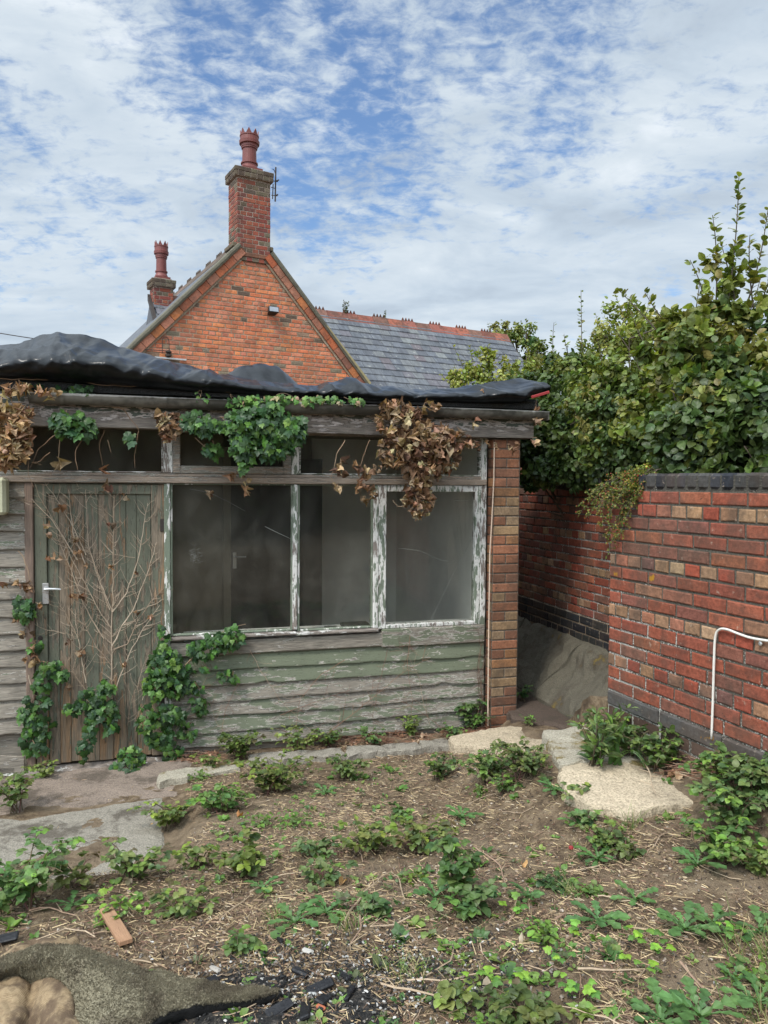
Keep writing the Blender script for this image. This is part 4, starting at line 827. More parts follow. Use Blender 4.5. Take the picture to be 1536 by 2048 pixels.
# floodlight
fl = empty('floodlight', 'small black floodlight fixed high on the brick gable', 'light', HO.W3(*[hp(540, 622)[0], -.0, hp(540, 622)[1]]), HO.a)
A = Acc(); A.bbox((-.02, -.07, -.01), (.02, -.0, .06), .004); A.tube([(-.03, -.07, .07), (.05, -.07, .075)], .01); A.build('bracket', M['iron'], fl)
A = Acc(); V = [(-.10, -.20, -.055), (.09, -.20, -.055), (.11, -.15, .055), (-.08, -.15, .055), (-.07, -.05, -.09), (.06, -.05, -.09), (.06, -.05, .03), (-.06, -.05, .03)]; A.add(V, [(0, 1, 2, 3), (7, 6, 5, 4), (0, 4, 5, 1), (1, 5, 6, 2), (2, 6, 7, 3), (3, 7, 4, 0)]); A.build('lamp_body', M['dark'], fl)
M['lens'] = simple('grey_lens', (.25, .27, .3), .2); A = Acc(); V = [(-.085, -.2045, -.045), (.08, -.2045, -.045), (.095, -.1575, .043), (-.07, -.1575, .043)]; A.add(V, [(0, 1, 2, 3)]); A.build('lens', M['lens'], fl)
# cable insulator bracket on the gable and overhead wire to it
ui, zi = hp(335, 716); ib = empty('wire_bracket', 'grey bracket with looped wire and insulator low on the brick gable', 'bracket', HO.W3(ui, -.02, zi), HO.a)
A = Acc(); A.bbox((-.22, -.05, -.03), (.30, -.01, .0), .004); A.build('bar', M['alu'], ib)
A = Acc(); A.lathe((0, -.05, .0), [(.02, 0), (.055, .02), (.055, .05), (.02, .06), (.05, .08), (.05, .10), (.02, .12)], 12); A.build('insulator', M['iron'], ib)
A = Acc(); A.tube([(-.05+.055*math.cos(a)-.0, -.06, .27+.06*math.sin(a)) if True else 0 for a in np.linspace(0, math.pi, 8)], .007); A.tube([(.005, -.06, .27), (.01, -.06, .12)], .007); A.tube([(-.105, -.06, .27), (-.105, -.06, .05)], .007); A.build('wire_loop', M['iron'], ib)
e0 = HO.W3(ui-.05, -.1, zi+.1); e1 = aty(-260, 612, 11.); A = Acc(); P = [e0+(e1-e0)*k/20-np.array([0, 0, .12*math.sin(math.pi*k/20)]) for k in range(21)]; A.tube(np.array(P)-e0, .007, sides=5); o = A.build('overhead_wire', M['iron']); o.location = e0; tag(o, 'thin grey overhead wire crossing the sky to the gable', 'wire')
# roof of a neighbouring house behind, low at the left
nh = empty('brick_house', 'distant house of which only a dark red roof edge shows behind the black sheet', 'house', (-7.6, 22, 0), math.radians(10))
A = Acc(); A.box((-3, 0, 0), (3.2, 5, 5.2), (.3, .1, .06)); A.build('wall', M['hbrick'], nh)
zz = aty(245, 687, 22)[2]; A = Acc(); A.add([(-3.2, -.3, 4.9), (3.4, -.3, 4.9), (3.4, 2.5, zz), (-3.2, 2.5, zz), (-3.2, 5.3, 4.9), (3.4, 5.3, 4.9)], [(0, 1, 2, 3), (3, 2, 5, 4), (0, 3, 4), (1, 5, 2)], (.16, .06, .045)); A.build('roof', M['terra'], nh)

# ================================================================= TREES AND HEDGES
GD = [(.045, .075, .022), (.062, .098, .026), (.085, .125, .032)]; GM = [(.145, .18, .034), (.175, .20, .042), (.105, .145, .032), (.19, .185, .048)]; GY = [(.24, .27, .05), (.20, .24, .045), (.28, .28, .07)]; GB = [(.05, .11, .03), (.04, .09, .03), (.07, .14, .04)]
def blob_leaves(A, c, r, n, size, pal, clumps=60, tpl=OV, cl=.22, flat=.0, asp=1.):
    c = np.array(c); r = np.array(r); cc = rdir(clumps)*(rs.uniform(.35, 1, (clumps, 1))**.6); base = c+cc*r; k = rs.randint(0, clumps, n)
    sz = cl*r.mean(); d = rs.normal(size=(n, 3))*sz*.55; P = base[k]+d; out = cc[k]*.9+d/sz*.5+rs.normal(size=(n, 3))*.45; out[:, 2] += .35
    Y = rs.normal(size=(n, 3))+np.array([0, 0, -.35])+cc[k]*.6; pc = np.array([pick(pal) for _ in range(clumps)])[k]; cols = jitc(pc, n, .35, .12)
    s_ = size*rs.uniform(.6, 1.25, n); A.inst(tpl, P, Y, out, np.stack([s_*asp, s_, s_], 1), cols)
def shoot(AL, AS, p0, p1, n, size, pal, r=.006, bend=.06, tpl=OV, side=.5):
    p0 = np.array(p0); p1 = np.array(p1); L_ = np.linalg.norm(p1-p0); b1 = rs.normal(size=3)*bend*L_; P = np.array([p0+(p1-p0)*t_+b1*4*t_*(1-t_)*.5 for t_ in np.linspace(0, 1, 9)])
    AS.tube(P, r, r*.35, 5, (.09, .07, .045)); t_ = np.sort(rs.uniform(.05, 1, n)); Q = np.stack([np.interp(t_*8, range(9), P[:, k]) for k in range(3)], 1); ax = (p1-p0)/L_
    sd_ = np.cross(ax, rdir(n)); sd_ /= np.linalg.norm(sd_, axis=1)[:, None]; Y = sd_*1.0+ax*.55; s_ = size*rs.uniform(.6, 1.2, n)*(1.1-.45*t_); N = rs.normal(size=(n, 3))*.5+ax*1.0
    AL.inst(tpl, Q+sd_*.006, Y, N, s_, jitc(np.array([pick(pal) for _ in range(n)]), n, .3, .1)); return P
def pxb(px, py, Y, rx, ry, ry2=None):                     # ellipsoid: centre by pixel at depth Y, radii in pixels
    k = Y/FOC; return aty(px, py, Y), (rx*k, (ry2 if ry2 else (rx+ry)/2*.8)*k, ry*k)
def tree(name, label, cat, base, blobs, shoots=(), leaf=.06, pal=GM, tpl=OV, lm='leaf', limbs=6, tr=.05, top=None):
    base = np.array(base, float); root = empty(name, label, cat, base); AL = Acc(); AS = Acc()
    for (bx, n, pl_, ls) in blobs: blob_leaves(AL, bx[0]-base, bx[1], n, ls or leaf, pl_ or pal, clumps=max(12, n//70), tpl=tpl)
    for (a, b_, n, ls) in shoots: shoot(AL, AS, np.array(a)-base, np.array(b_)-base, n, ls or leaf, pal, tpl=tpl)
    cs_ = [bx[0]-base for bx, *_ in blobs]
    for j in range(limbs):
        c = cs_[j % len(cs_)]; r_ = np.array(blobs[j % len(cs_)][0][1]); e = c+rs.normal(size=3)*r_*.35; mid = e*.45+rs.normal(size=3)*.06; mid[:2] *= .6
        P = np.array([(1-t_)**2*np.zeros(3)+2*t_*(1-t_)*mid+t_*t_*e for t_ in np.linspace(0, 1, 10)])+np.array([rs.uniform(-.02, .02), rs.uniform(-.02, .02), 0]); AS.tube(P, tr*rs.uniform(.5, .8), tr*.12, 6, (.09, .07, .05))
        for q in range(3):
            f = P[rs.randint(4, 10)]; g = f+rs.normal(size=3)*r_*.5; AS.tube([f, (f+g)/2+rs.normal(size=3)*.03, g], tr*.2, tr*.06, 4, (.1, .08, .05))
    AL.build('crown', M[lm], root); AS.build('trunk', M['bark'], root)
    return root
B = pxb
def st(px, py, Y, qx, qy, n, ls=None): return (aty(px, py, Y), aty(qx, qy, Y+rs.uniform(-.15, .15)), n, ls)
# tall hornbeam behind the near wall
tree('hornbeam', 'big-leaved shrub with tall bare-topped shoots above the right end of the wall', 'shrub', (2.05, 4.3, .5),
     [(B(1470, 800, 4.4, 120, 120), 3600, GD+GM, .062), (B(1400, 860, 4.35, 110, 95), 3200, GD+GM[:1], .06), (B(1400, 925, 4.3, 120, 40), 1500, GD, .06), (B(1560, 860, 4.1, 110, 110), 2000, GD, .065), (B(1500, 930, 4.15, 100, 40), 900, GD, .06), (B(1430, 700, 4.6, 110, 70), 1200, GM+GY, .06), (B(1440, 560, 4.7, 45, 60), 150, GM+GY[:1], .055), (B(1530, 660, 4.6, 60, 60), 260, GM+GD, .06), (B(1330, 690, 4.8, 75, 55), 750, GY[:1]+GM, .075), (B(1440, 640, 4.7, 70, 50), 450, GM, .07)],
     [st(1450, 640, 4.7, 1478, 348, 64, .07), st(1430, 640, 4.7, 1425, 430, 40, .065), st(1490, 620, 4.7, 1536, 420, 48, .07), st(1500, 680, 4.7, 1560, 500, 30), st(1400, 660, 4.7, 1380, 520, 24, .06), st(1340, 690, 4.8, 1235, 578, 26, .07), st(1360, 680, 4.8, 1290, 585, 22, .07), st(1470, 600, 4.7, 1440, 480, 28, .055), st(1510, 640, 4.7, 1500, 470, 26, .055), st(1380, 700, 4.8, 1400, 560, 22, .06), st(1460, 700, 4.7, 1520, 560, 26, .06)], limbs=12, tr=.035)
tree('hedge', 'thick olive green hedge leaning over the near wall coping', 'hedge', (2.8, 5.7, .9),
     [(B(1330, 880, 5.0, 110, 75), 3000, GD+GM, .055), (B(1230, 860, 5.6, 90, 90), 2900, GD+GM[2:], .05), (B(1270, 770, 5.7, 95, 75), 2400, GM, .052), (B(1370, 770, 5.2, 90, 70), 1700, GM+GY[1:2], .055), (B(1190, 790, 6.2, 70, 70), 1600, GM, .05), (B(1300, 820, 5.1, 60, 60), 600, GM+GY, .055)],
     [st(1320, 740, 5.5, 1260, 620, 24), st(1280, 740, 5.5, 1215, 640, 22), st(1210, 760, 5.9, 1190, 660, 20)], limbs=10, tr=.04)
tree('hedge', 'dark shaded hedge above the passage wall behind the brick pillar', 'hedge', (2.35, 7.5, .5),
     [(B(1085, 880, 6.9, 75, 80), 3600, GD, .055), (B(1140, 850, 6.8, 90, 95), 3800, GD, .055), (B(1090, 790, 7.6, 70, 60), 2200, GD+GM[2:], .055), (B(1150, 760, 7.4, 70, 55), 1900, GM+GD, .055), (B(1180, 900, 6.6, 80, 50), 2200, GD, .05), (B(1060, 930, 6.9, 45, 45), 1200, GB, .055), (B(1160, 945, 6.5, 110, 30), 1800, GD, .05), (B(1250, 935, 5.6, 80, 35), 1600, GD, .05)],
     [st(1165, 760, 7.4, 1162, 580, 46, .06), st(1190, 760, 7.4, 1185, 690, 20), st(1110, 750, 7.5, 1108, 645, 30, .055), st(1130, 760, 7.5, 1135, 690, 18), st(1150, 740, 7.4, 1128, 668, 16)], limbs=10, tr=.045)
tree('shrub', 'yellow-green airy bush rising between the hedge and the sky', 'bush', (3.1, 9.4, .3),
     [(B(1260, 660, 9., 75, 55), 1900, GY+GM[:1], .05), (B(1220, 720, 9., 70, 50), 1900, GY+GM, .05), (B(1310, 680, 9., 60, 50), 1200, GY+GM, .05)],
     [st(1260, 680, 9, 1230, 590, 26), st(1290, 680, 9, 1300, 590, 24), st(1240, 660, 9, 1262, 590, 22), st(1220, 700, 9, 1190, 625, 24)], leaf=.055, pal=GY, limbs=9, tr=.05)
tree('shrub', 'pale green sprays of a bush in front of the slate roof', 'bush', (1.5, 9.2, .3),
     [(B(960, 768, 9., 80, 34), 1500, GY, .05), (B(1050, 765, 9., 55, 50), 1500, GY+GM, .05), (B(1080, 720, 10., 38, 35), 700, GM, .05), (B(970, 725, 9., 30, 32), 260, GY, .055), (B(925, 745, 9., 28, 20), 150, GY, .055), (B(1020, 730, 9., 25, 20), 130, GY, .055)],
     [st(960, 790, 9, 940, 690, 30), st(985, 780, 9, 975, 690, 28), st(930, 790, 9, 880, 745, 22), st(1010, 780, 9, 1020, 720, 26), st(940, 780, 9, 905, 690, 18), st(1040, 760, 9, 1035, 715, 18), st(1065, 750, 9, 1050, 690, 18), st(990, 770, 9, 965, 705, 26), st(960, 770, 9, 925, 720, 22)], leaf=.05, pal=GY, limbs=10, tr=.04)
tree('tree', 'green tree beyond the right end of the slate roof', 'tree', (5.2, 23, 0),
     [(B(1040, 700, 22, 45, 50), 2600, GM+GB[:1], .10), (B(1000, 675, 22, 35, 30), 1000, GM, .10), (B(1080, 740, 22, 45, 45), 1600, GM+GD, .10)],
     [st(990, 690, 22, 975, 645, 18), st(1020, 670, 22, 1005, 640, 16), st(1060, 680, 22, 1052, 640, 16), st(1040, 670, 22, 1030, 640, 14)], leaf=.13, limbs=8, tr=.16)
# seedlings rooted in the ridge
for (x, y, h, lab) in ((690, 625, .38, 'larger twiggy seedling growing from the crested ridge'), (768, 632, .26, 'small single seedling farther along the crested ridge')):
    b0 = HO.W3(*[hp(x, y, RW)[0], RW, RZ+.03]); root = empty('seedling', lab, 'seedling', b0); AL = Acc(); AS = Acc()
    for k in range(3 if h > .3 else 1): e = np.array([rs.uniform(-.14, .14) if h > .3 else .05, 0, h*rs.uniform(.7, 1)]); shoot(AL, AS, (0, 0, 0), e, 26, .06, [(.10, .12, .06), (.13, .14, .08)], r=.008, tpl=OVS)
    AL.build('foliage', M['leaf'], root); AS.build('stem', M['bark'], root)
# cotoneaster hanging over the end of the near wall
q0 = NW.W3(.27, .05, zt+.10); ct = empty('cotoneaster', 'trailing cotoneaster with tiny red berries over the wall end', 'shrub', q0); AL = Acc(); AS = Acc(); AB = Acc()
for (x, y, Yd) in ((1165, 1005, 4.5), (1180, 1030, 4.45), (1200, 1045, 4.4), (1215, 1070, 4.4), (1240, 1075, 4.3), (1235, 1040, 4.35), (1190, 985, 4.5), (1255, 1010, 4.3), (1275, 1000, 4.25), (1208, 1010, 4.4), (1285, 985, 4.25), (1225, 1020, 4.3), (1250, 990, 4.3), (1170, 1015, 4.5), (1222, 1095, 4.4), (1195, 1025, 4.4)):
    e = aty(x+rs.uniform(-6, 6), y+rs.uniform(-6, 6), Yd)-q0; s0 = np.array([rs.uniform(-.05, .05), rs.uniform(-.05, .05), .02]); mid = e*.5+np.array([0, 0, .09])
    P = np.array([(1-t_)**2*s0+2*t_*(1-t_)*mid+t_*t_*e for t_ in np.linspace(0, 1, 16)]); AS.tube(P, .003, .0012, 4, (.13, .08, .05))
    for k in range(3, 16):
        for _ in range(3):
            d = rdir(1)[0]; d[2] -= .3; f = P[k]+d*rs.uniform(.02, .05); AS.tube([P[k], f], .0012, .0008, 3, (.13, .08, .05), cap=False)
            n = 9; tt_ = rs.uniform(.1, 1, (n, 1)); Q = P[k]*(1-tt_)+f*tt_; AL.inst(OVS, Q, rdir(n)+d*.5, rdir(n)+[0, -.5, .6], rs.uniform(.010, .017, n), jitc(np.array([pick([(.11, .15, .03), (.16, .19, .04), (.22, .20, .04)]) for _ in range(n)]), n, .3))
            if rs.rand() < .7: AL.lathe(f, [(.0015, -.003), (.0042, 0), (.0015, .0035)], 6, pick([(.40, .06, .03), (.34, .10, .05), (.45, .14, .08)]))
for (x, y, rx, ry) in ((1290, 945, 22, 18), (1270, 970, 18, 16)):
    bc, br = pxb(x, y, 4.3, rx, ry); blob_leaves(AL, bc-q0, br, 500, .018, [(.15, .18, .03), (.09, .13, .03), (.28, .26, .04)], tpl=OVS)
AL.build('foliage', M['leaf'], ct); AS.build('stem', M['bark'], ct)
# dark hedge and wall on the photographer's side of the yard (seen only mirrored in the panes)
hb = empty('hedge', 'tall dark hedge closing the yard behind the viewpoint', 'hedge', (0, -9, .4)); A = Acc(); A.bbox((-9, -.4, 0), (12, .4, 3.2), .2, (.02, .03, .012)); A.build('inner_mass', M['bark'], hb)
A = Acc(); blob_leaves(A, (1.5, .6, 1.8), (11, .9, 2.2), 5000, .22, GD, clumps=240, tpl=OVS, cl=.06); A.build('crown', M['leaf'], hb)

# ================================================================= IVY, LIVE AND DEAD
IVG = [(.040, .095, .022), (.062, .135, .03), (.026, .062, .02), (.034, .078, .03)]; IVL = [(.09, .19, .035), (.12, .22, .04)]; DED = [(.33, .20, .115), (.27, .155, .085), (.20, .11, .06), (.44, .32, .20), (.36, .25, .16), (.15, .085, .05), (.10, .06, .04)]
def wpt(x, y, w_): u, z = SH.px(x, y, w_); return SH.W3(u, w_, z)
def jitline(P, amp, seg=.02):
    P = np.array(P, float); out = [P[0]]
    for a, b_ in zip(P[:-1], P[1:]):
        k = max(1, int(np.linalg.norm(b_-a)/seg))
        for j in range(1, k+1): out.append(a+(b_-a)*j/k+(rs.normal(size=3)*amp if j < k else 0))
    out = np.array(out)
    if len(out) > 4: out[1:-1] = (out[:-2]+out[1:-1]*2+out[2:])/4
    return out
def ivy(label, cl, w_=-.06, size=.05, dead=False, pal=None, stems=(), nst=3, tw=.05, name=None, group=None):
    """cl: (px, py, rx, ry, n) elliptical patches in the plane of the front wall"""
    c0 = wpt(cl[0][0], cl[0][1], w_); root = empty(name or ('dead_ivy' if dead else 'ivy'), label, 'dead ivy' if dead else 'ivy', c0, 0, group); AL = Acc(); AS = Acc(); D = -SH.W
    for (x, y, rx, ry, n) in cl:
        n = max(2, int(n*(.68 if dead else .85))); rr = np.sqrt(rs.uniform(0, 1, n)); an = rs.uniform(0, 2*math.pi, n); X = x+rx*rr*np.cos(an); Y_ = y+ry*rr*np.sin(an)
        dep_ = rs.uniform(-1, .35, n)*tw*(1.15-rr)*1.4; P = np.array([wpt(a, b_, w_+d) for a, b_, d in zip(X, Y_, dep_)])-c0
        side = SH.U[None, :]*((X-x)/max(rx, 1))[:, None]; Y = rs.normal(size=(n, 3))*(.45 if not dead else .9)+np.array([0, 0, -1.])+side*.6+D*.25; N = D*1.0+rs.normal(size=(n, 3))*(.42 if not dead else .9)+np.array([0, 0, .5])
        s_ = size*rs.uniform(.55, 1.2, n); pl_ = pal or (DED if dead else IVG*2+IVL[:1])
        if dead:
            for q in range(min(4, n)): k = np.arange(n) % 4 == q; AL.inst(DEADS[q], P[k], Y[k], N[k], s_[k]*.95, jitc(np.array([pick(pl_) for _ in range(k.sum())]), k.sum(), .3, .1))
        else: AL.inst(IV, P, Y, N, s_, jitc(np.array([pick(pl_) for _ in range(n)]), n, .25, .1))
        for _ in range(nst):
            if nst*len(cl)+len(stems) <= 8: AS = Acc()
            a = wpt(x+rs.uniform(-.6, .6)*rx, y-ry*.8, w_+.01)-c0; b_ = wpt(x+rs.uniform(-.8, .8)*rx, y+ry*rs.uniform(.3, .9), w_+rs.uniform(-.03, .01))-c0; AS.tube(jitline([a, (a+b_)/2+rs.normal(size=3)*.02, b_], .004), .0028, .0012, 4, pick([(.26, .17, .10), (.14, .09, .055)]))
            if nst*len(cl)+len(stems) <= 8: AS.build('stem', M['stem'], root); AS = Acc()
    for P in stems:
        AS.tube(jitline([wpt(x, y, w_)-c0 for x, y in P], .004), .0032, .0014, 5, pick([(.36, .25, .16), (.24, .15, .09)]))
        if nst*len(cl)+len(stems) <= 8: AS.build('stem', M['stem'], root); AS = Acc()
    AL.build('leaves', M['dead' if dead else 'ivy'], root)
    if AS.v: AS.build('stem', M['stem'], root)
    return root
WG = -.31
ivy('small ivy tuft hanging from the gutter over the fanlight of the door', [(135, 838, 28, 22, 60), (160, 850, 24, 26, 60), (120, 845, 14, 20, 24)], WG+.05, .062, stems=[[(170, 870), (150, 900), (155, 940)], [(110, 870), (75, 900), (60, 935)]])
ivy('ivy leaves and stems creeping on the felt above the gutter at the left', [(150, 777, 40, 9, 34), (165, 790, 22, 8, 18), (60, 775, 30, 8, 10)], -.22, .045, stems=[[(0, 757), (60, 760), (130, 758), (200, 770), (380, 777)], [(230, 765), (300, 772), (400, 779), (460, 784)]], nst=1)
ivy('two dark ivy leaves dangling on a long pale stem', [(262, 868, 8, 12, 7), (266, 883, 6, 6, 3)], WG+.1, .06, stems=[[(225, 815), (250, 820), (262, 840), (278, 858), (272, 890), (270, 935)]], nst=0)
ivy('compact ivy tuft beside dried leaves under the gutter', [(390, 842, 26, 20, 60), (412, 850, 26, 18, 50), (445, 845, 10, 14, 16)], WG+.05, .055)
ivy('loose ivy sprig in front of the framed fanlight', [(425, 900, 16, 14, 18), (408, 895, 10, 8, 6)], WG+.1, .055, stems=[[(390, 875), (405, 890), (425, 900)], [(425, 880), (430, 900)]])
ivy('largest glossy ivy mass hanging from the gutter', [(475, 845, 24, 28, 80), (520, 852, 42, 34, 190), (565, 860, 46, 30, 170), (485, 890, 22, 30, 80), (545, 893, 40, 22, 80), (590, 850, 20, 24, 40), (490, 925, 12, 14, 18), (525, 815, 40, 14, 60)], WG+.03, .058, pal=IVG*2+IVL, tw=.09, nst=2)
ivy('ivy runners with small leaves along the top of the gutter', [(480, 803, 30, 10, 40), (620, 800, 60, 9, 60), (700, 800, 45, 7, 30), (405, 790, 14, 12, 10), (545, 797, 70, 8, 50)], -.27, .042, pal=IVL+IVG[:2]+[(.30, .22, .12)], nst=2)
ivy('thick bunch of dried ivy at the left end of the gutter', [(28, 850, 34, 40, 190), (15, 900, 22, 38, 130), (45, 885, 20, 25, 50), (6, 800, 16, 20, 16), (40, 775, 40, 10, 26), (95, 782, 25, 8, 14)], WG+.03, .055, True, pal=DED[:4]+[(.5, .35, .2)], tw=.08, stems=[[(20, 770), (25, 820), (40, 860), (55, 900), (58, 955), (68, 975)], [(38, 760), (38, 830)], [(100, 905), (75, 925), (58, 925), (84, 930)]])
ivy('crumpled dried leaves beside the post between two fanlights', [(340, 848, 20, 24, 60), (325, 835, 10, 10, 10), (332, 870, 8, 12, 10)], WG+.05, .05, True, pal=DED[1:])
ivy('single curled dead leaf hanging before the fanlight of the door', [(117, 918, 5, 5, 3)], -.2, .07, True, stems=[[(125, 860), (118, 890), (117, 915)]], nst=0)
ivy('dead leaf resting on the rail over the door', [(205, 938, 10, 5, 4), (206, 972, 6, 16, 7)], -.09, .07, True, stems=[[(208, 860), (198, 890), (205, 930)], [(215, 880), (222, 905)]], nst=0)
ivy('dead leaves hanging in front of the left pane top', [(480, 950, 22, 12, 9), (492, 975, 8, 12, 6), (425, 985, 5, 5, 2)], -.09, .055, True, nst=1)
ivy('huge curtain of dried brown ivy over the casement window', [(800, 850, 45, 35, 120), (850, 880, 58, 42, 260), (800, 900, 42, 40, 190), (880, 910, 36, 36, 120), (850, 935, 38, 30, 130), (790, 812, 30, 14, 40), (850, 815, 26, 14, 20), (835, 970, 24, 26, 70), (840, 1005, 24, 28, 90), (905, 885, 40, 20, 50)], WG+.03, .058, True, tw=.11, stems=[[(790, 880), (800, 920), (820, 960), (835, 1000)], [(860, 880), (840, 950), (835, 1000)], [(820, 1010), (795, 1015), (785, 1000)]])
ivy('strand of dead leaves reaching down beside the casement mullion', [(680, 935, 12, 22, 12), (722, 945, 14, 20, 13), (720, 972, 8, 12, 8), (748, 985, 10, 9, 6), (724, 1000, 5, 7, 3), (672, 975, 5, 9, 2), (750, 938, 9, 12, 5)], WG+.1, .055, True, stems=[[(690, 880), (672, 910), (668, 940), (660, 955), (675, 980)], [(740, 880), (725, 915), (718, 950), (722, 1000)], [(725, 970), (750, 990)]])
ivy('few dried leaves at the gutter end above the pillar', [(1022, 893, 30, 7, 10), (1072, 843, 8, 20, 8), (1070, 880, 10, 6, 4), (1074, 812, 5, 14, 6), (950, 888, 40, 8, 22), (960, 795, 8, 8, 4), (950, 845, 6, 5, 2)], WG+.06, .05, True, nst=1)
ivy('ivy clump on the boards by the wooden post left of the door', [(48, 1215, 17, 28, 46)], -.06, .05, stems=[[(36, 1102), (50, 1118), (58, 1150), (70, 1185)]])
ivy('withered leaves beside the post left of the door', [(55, 1262, 16, 12, 9), (60, 1310, 14, 24, 22), (25, 1165, 20, 9, 8), (60, 1170, 9, 14, 8), (82, 1210, 5, 8, 3), (28, 1235, 8, 10, 4)], -.05, .040, True, nst=1)
ivy('ivy trail crossing the lower left of the door', [(70, 1290, 14, 12, 12), (95, 1335, 22, 16, 34), (120, 1348, 20, 12, 24), (80, 1370, 16, 14, 18), (75, 1402, 22, 14, 30), (55, 1430, 18, 14, 26), (78, 1455, 32, 24, 60), (70, 1490, 30, 20, 30)], -.07, .05)
ivy('ivy growing up the middle of the door', [(215, 1370, 16, 12, 28), (180, 1395, 26, 20, 60), (205, 1420, 28, 24, 60), (145, 1420, 18, 13, 24), (182, 1450, 12, 30, 30), (165, 1500, 12, 20, 20), (225, 1450, 12, 24, 18)], -.07, .05)
ivy('dense ivy mass over the post between door and weatherboards', [(330, 1330, 32, 38, 200), (350, 1365, 24, 34, 90), (312, 1370, 22, 30, 70), (325, 1270, 10, 22, 22), (335, 1430, 30, 22, 80), (320, 1470, 26, 22, 60), (345, 1500, 18, 20, 30)], -.08, .05, pal=IVG*2+IVL, tw=.09)
ivy('ivy branch spreading along the window sill', [(400, 1300, 26, 20, 60), (430, 1285, 26, 20, 60), (462, 1272, 22, 22, 50), (410, 1335, 20, 8, 8)], -.10, .048, stems=[[(370, 1330), (400, 1300), (440, 1265), (492, 1248)]])
ivy('small dark ivy tuft in the middle of the weatherboards', [(455, 1352, 20, 12, 26)], -.06, .045)
ivy('ivy and dried leaves low on the left boards below the window', [(392, 1375, 16, 14, 20), (400, 1410, 20, 16, 34), (375, 1460, 16, 20, 24), (385, 1330, 14, 12, 4)], -.06, .045)
ivy('ivy bush spilling off the threshold onto the step', [(255, 1540, 32, 22, 110), (262, 1512, 28, 22, 70), (290, 1440, 16, 40, 40), (265, 1565, 16, 14, 24)], -.16, .042, pal=IVG+IVL, tw=.09)
ivy('dried leaves scattered over the bare stems on the door', [(x, y, 5, 5, 2) for x, y in ((122, 1012), (97, 1048), (98, 1068), (150, 1080), (152, 1100), (96, 1112), (113, 1116), (173, 1130), (156, 1190), (148, 1190), (165, 1190), (218, 1048), (270, 1225), (298, 1233), (85, 1210), (140, 1285), (165, 1300), (160, 1308), (247, 1325), (140, 1370), (225, 1136), (275, 1145), (250, 990))], -.04, .042, True, nst=0)
# bare ivy stems climbing the door
def vine_net(label, lines, w_, twig, n_tw, r0=.0055, name='bare_ivy_stem', col=((.42, .30, .20), (.34, .23, .15), (.26, .17, .11))):
    c0 = wpt(*lines[0][0], w_); A = Acc(); prot_ = .0
    for P in lines:
        W_ = jitline([wpt(x, y, w_+rs.uniform(-.006, .004))-c0 for x, y in P], .0035, .022); rr = r0*rs.uniform(.6, 1.0)*(1 if len(W_) > 20 else .6); A.tube(W_, rr, rr*.35, 5, pick(col))
        nt = max(2, int(len(W_)*n_tw))
        for _ in range(nt):
            k = rs.randint(1, len(W_)-1); t_ = W_[min(k+1, len(W_)-1)]-W_[k-1]; t_ /= max(np.linalg.norm(t_), 1e-6); s_ = 1 if rs.rand() < .5 else -1
            ul = t_@SH.U; zl_ = t_[2]; d = SH.U*(ul*.75-s_*zl_*.8)+np.array([0, 0, zl_*.75+s_*ul*.8]); L_ = twig*rs.uniform(.35, 1.3)
            p1 = W_[k]+d*L_*.5+rs.normal(size=3)*.006; p2 = W_[k]+d*L_+np.array([0, 0, rs.uniform(.1, .35)])*L_+rs.normal(size=3)*.006; Q = jitline([W_[k], p1, p2], .002, .018); A.tube(Q, rr*.4, .0009, 4, pick(col))
            if rs.rand() < .6: q = Q[len(Q)//2]; A.tube([q, q+(SH.U*rs.uniform(-1, 1)+np.array([0, 0, rs.uniform(.1, 1)]))*L_*.3], rr*.25, .0008, 3, pick(col), cap=False)
    o = A.build(name, M['stem'], None, origin=None); o.location = c0; return tag(o, label, 'climber stem')
L1 = [[(223, 1470), (224, 1390), (223, 1248), (225, 1224), (215, 1200), (196, 1158), (176, 1084), (171, 980)], [(225, 1224), (253, 1188), (277, 1117), (286, 1063), (295, 1006)], [(225, 1224), (226, 1100), (228, 990)], [(222, 1255), (200, 1225), (179, 1185), (143, 1117), (116, 1054), (89, 1012), (66, 962)],
      [(208, 1277), (185, 1240), (167, 1209), (143, 1140), (120, 1090), (112, 1060)], [(223, 1295), (245, 1250), (268, 1218), (285, 1170), (298, 1140), (313, 1084)], [(222, 1300), (255, 1290), (275, 1240), (300, 1205), (338, 1165)], [(172, 1366), (164, 1322), (155, 1271), (150, 1218)], [(131, 1268), (110, 1262), (89, 1259), (60, 1242)], [(155, 1274), (138, 1240), (119, 1206), (104, 1179)],
      [(226, 1390), (243, 1345), (259, 1307), (283, 1262), (320, 1210)], [(274, 1381), (280, 1352), (298, 1307)], [(255, 1450), (262, 1400), (285, 1350)], [(172, 1130), (160, 1100), (146, 1069), (137, 980)], [(172, 1110), (150, 1060), (120, 1010), (90, 965)], [(220, 1220), (205, 1180), (190, 1130), (172, 1090)], [(180, 1185), (160, 1170), (140, 1172), (118, 1180)], [(223, 1330), (190, 1290), (170, 1250), (160, 1210)],
      [(225, 1066), (205, 1020), (190, 985), (150, 972)], [(270, 1115), (235, 1110), (200, 1105), (175, 1110)], [(158, 1280), (140, 1240), (135, 1210)], [(155, 1120), (130, 1080), (105, 1040), (60, 995)], [(60, 1010), (40, 1000), (20, 990)], [(175, 1385), (150, 1350), (130, 1310)], [(285, 1400), (300, 1340), (335, 1290)], [(58, 1350), (66, 1400), (76, 1450), (80, 1500)], [(62, 1370), (63, 1430), (58, 1500)]]
vine_net('web of bare tan ivy stems spreading up the green door', L1, -.024, .085, .75, col=((.44, .35, .26), (.36, .28, .20), (.27, .20, .14)))
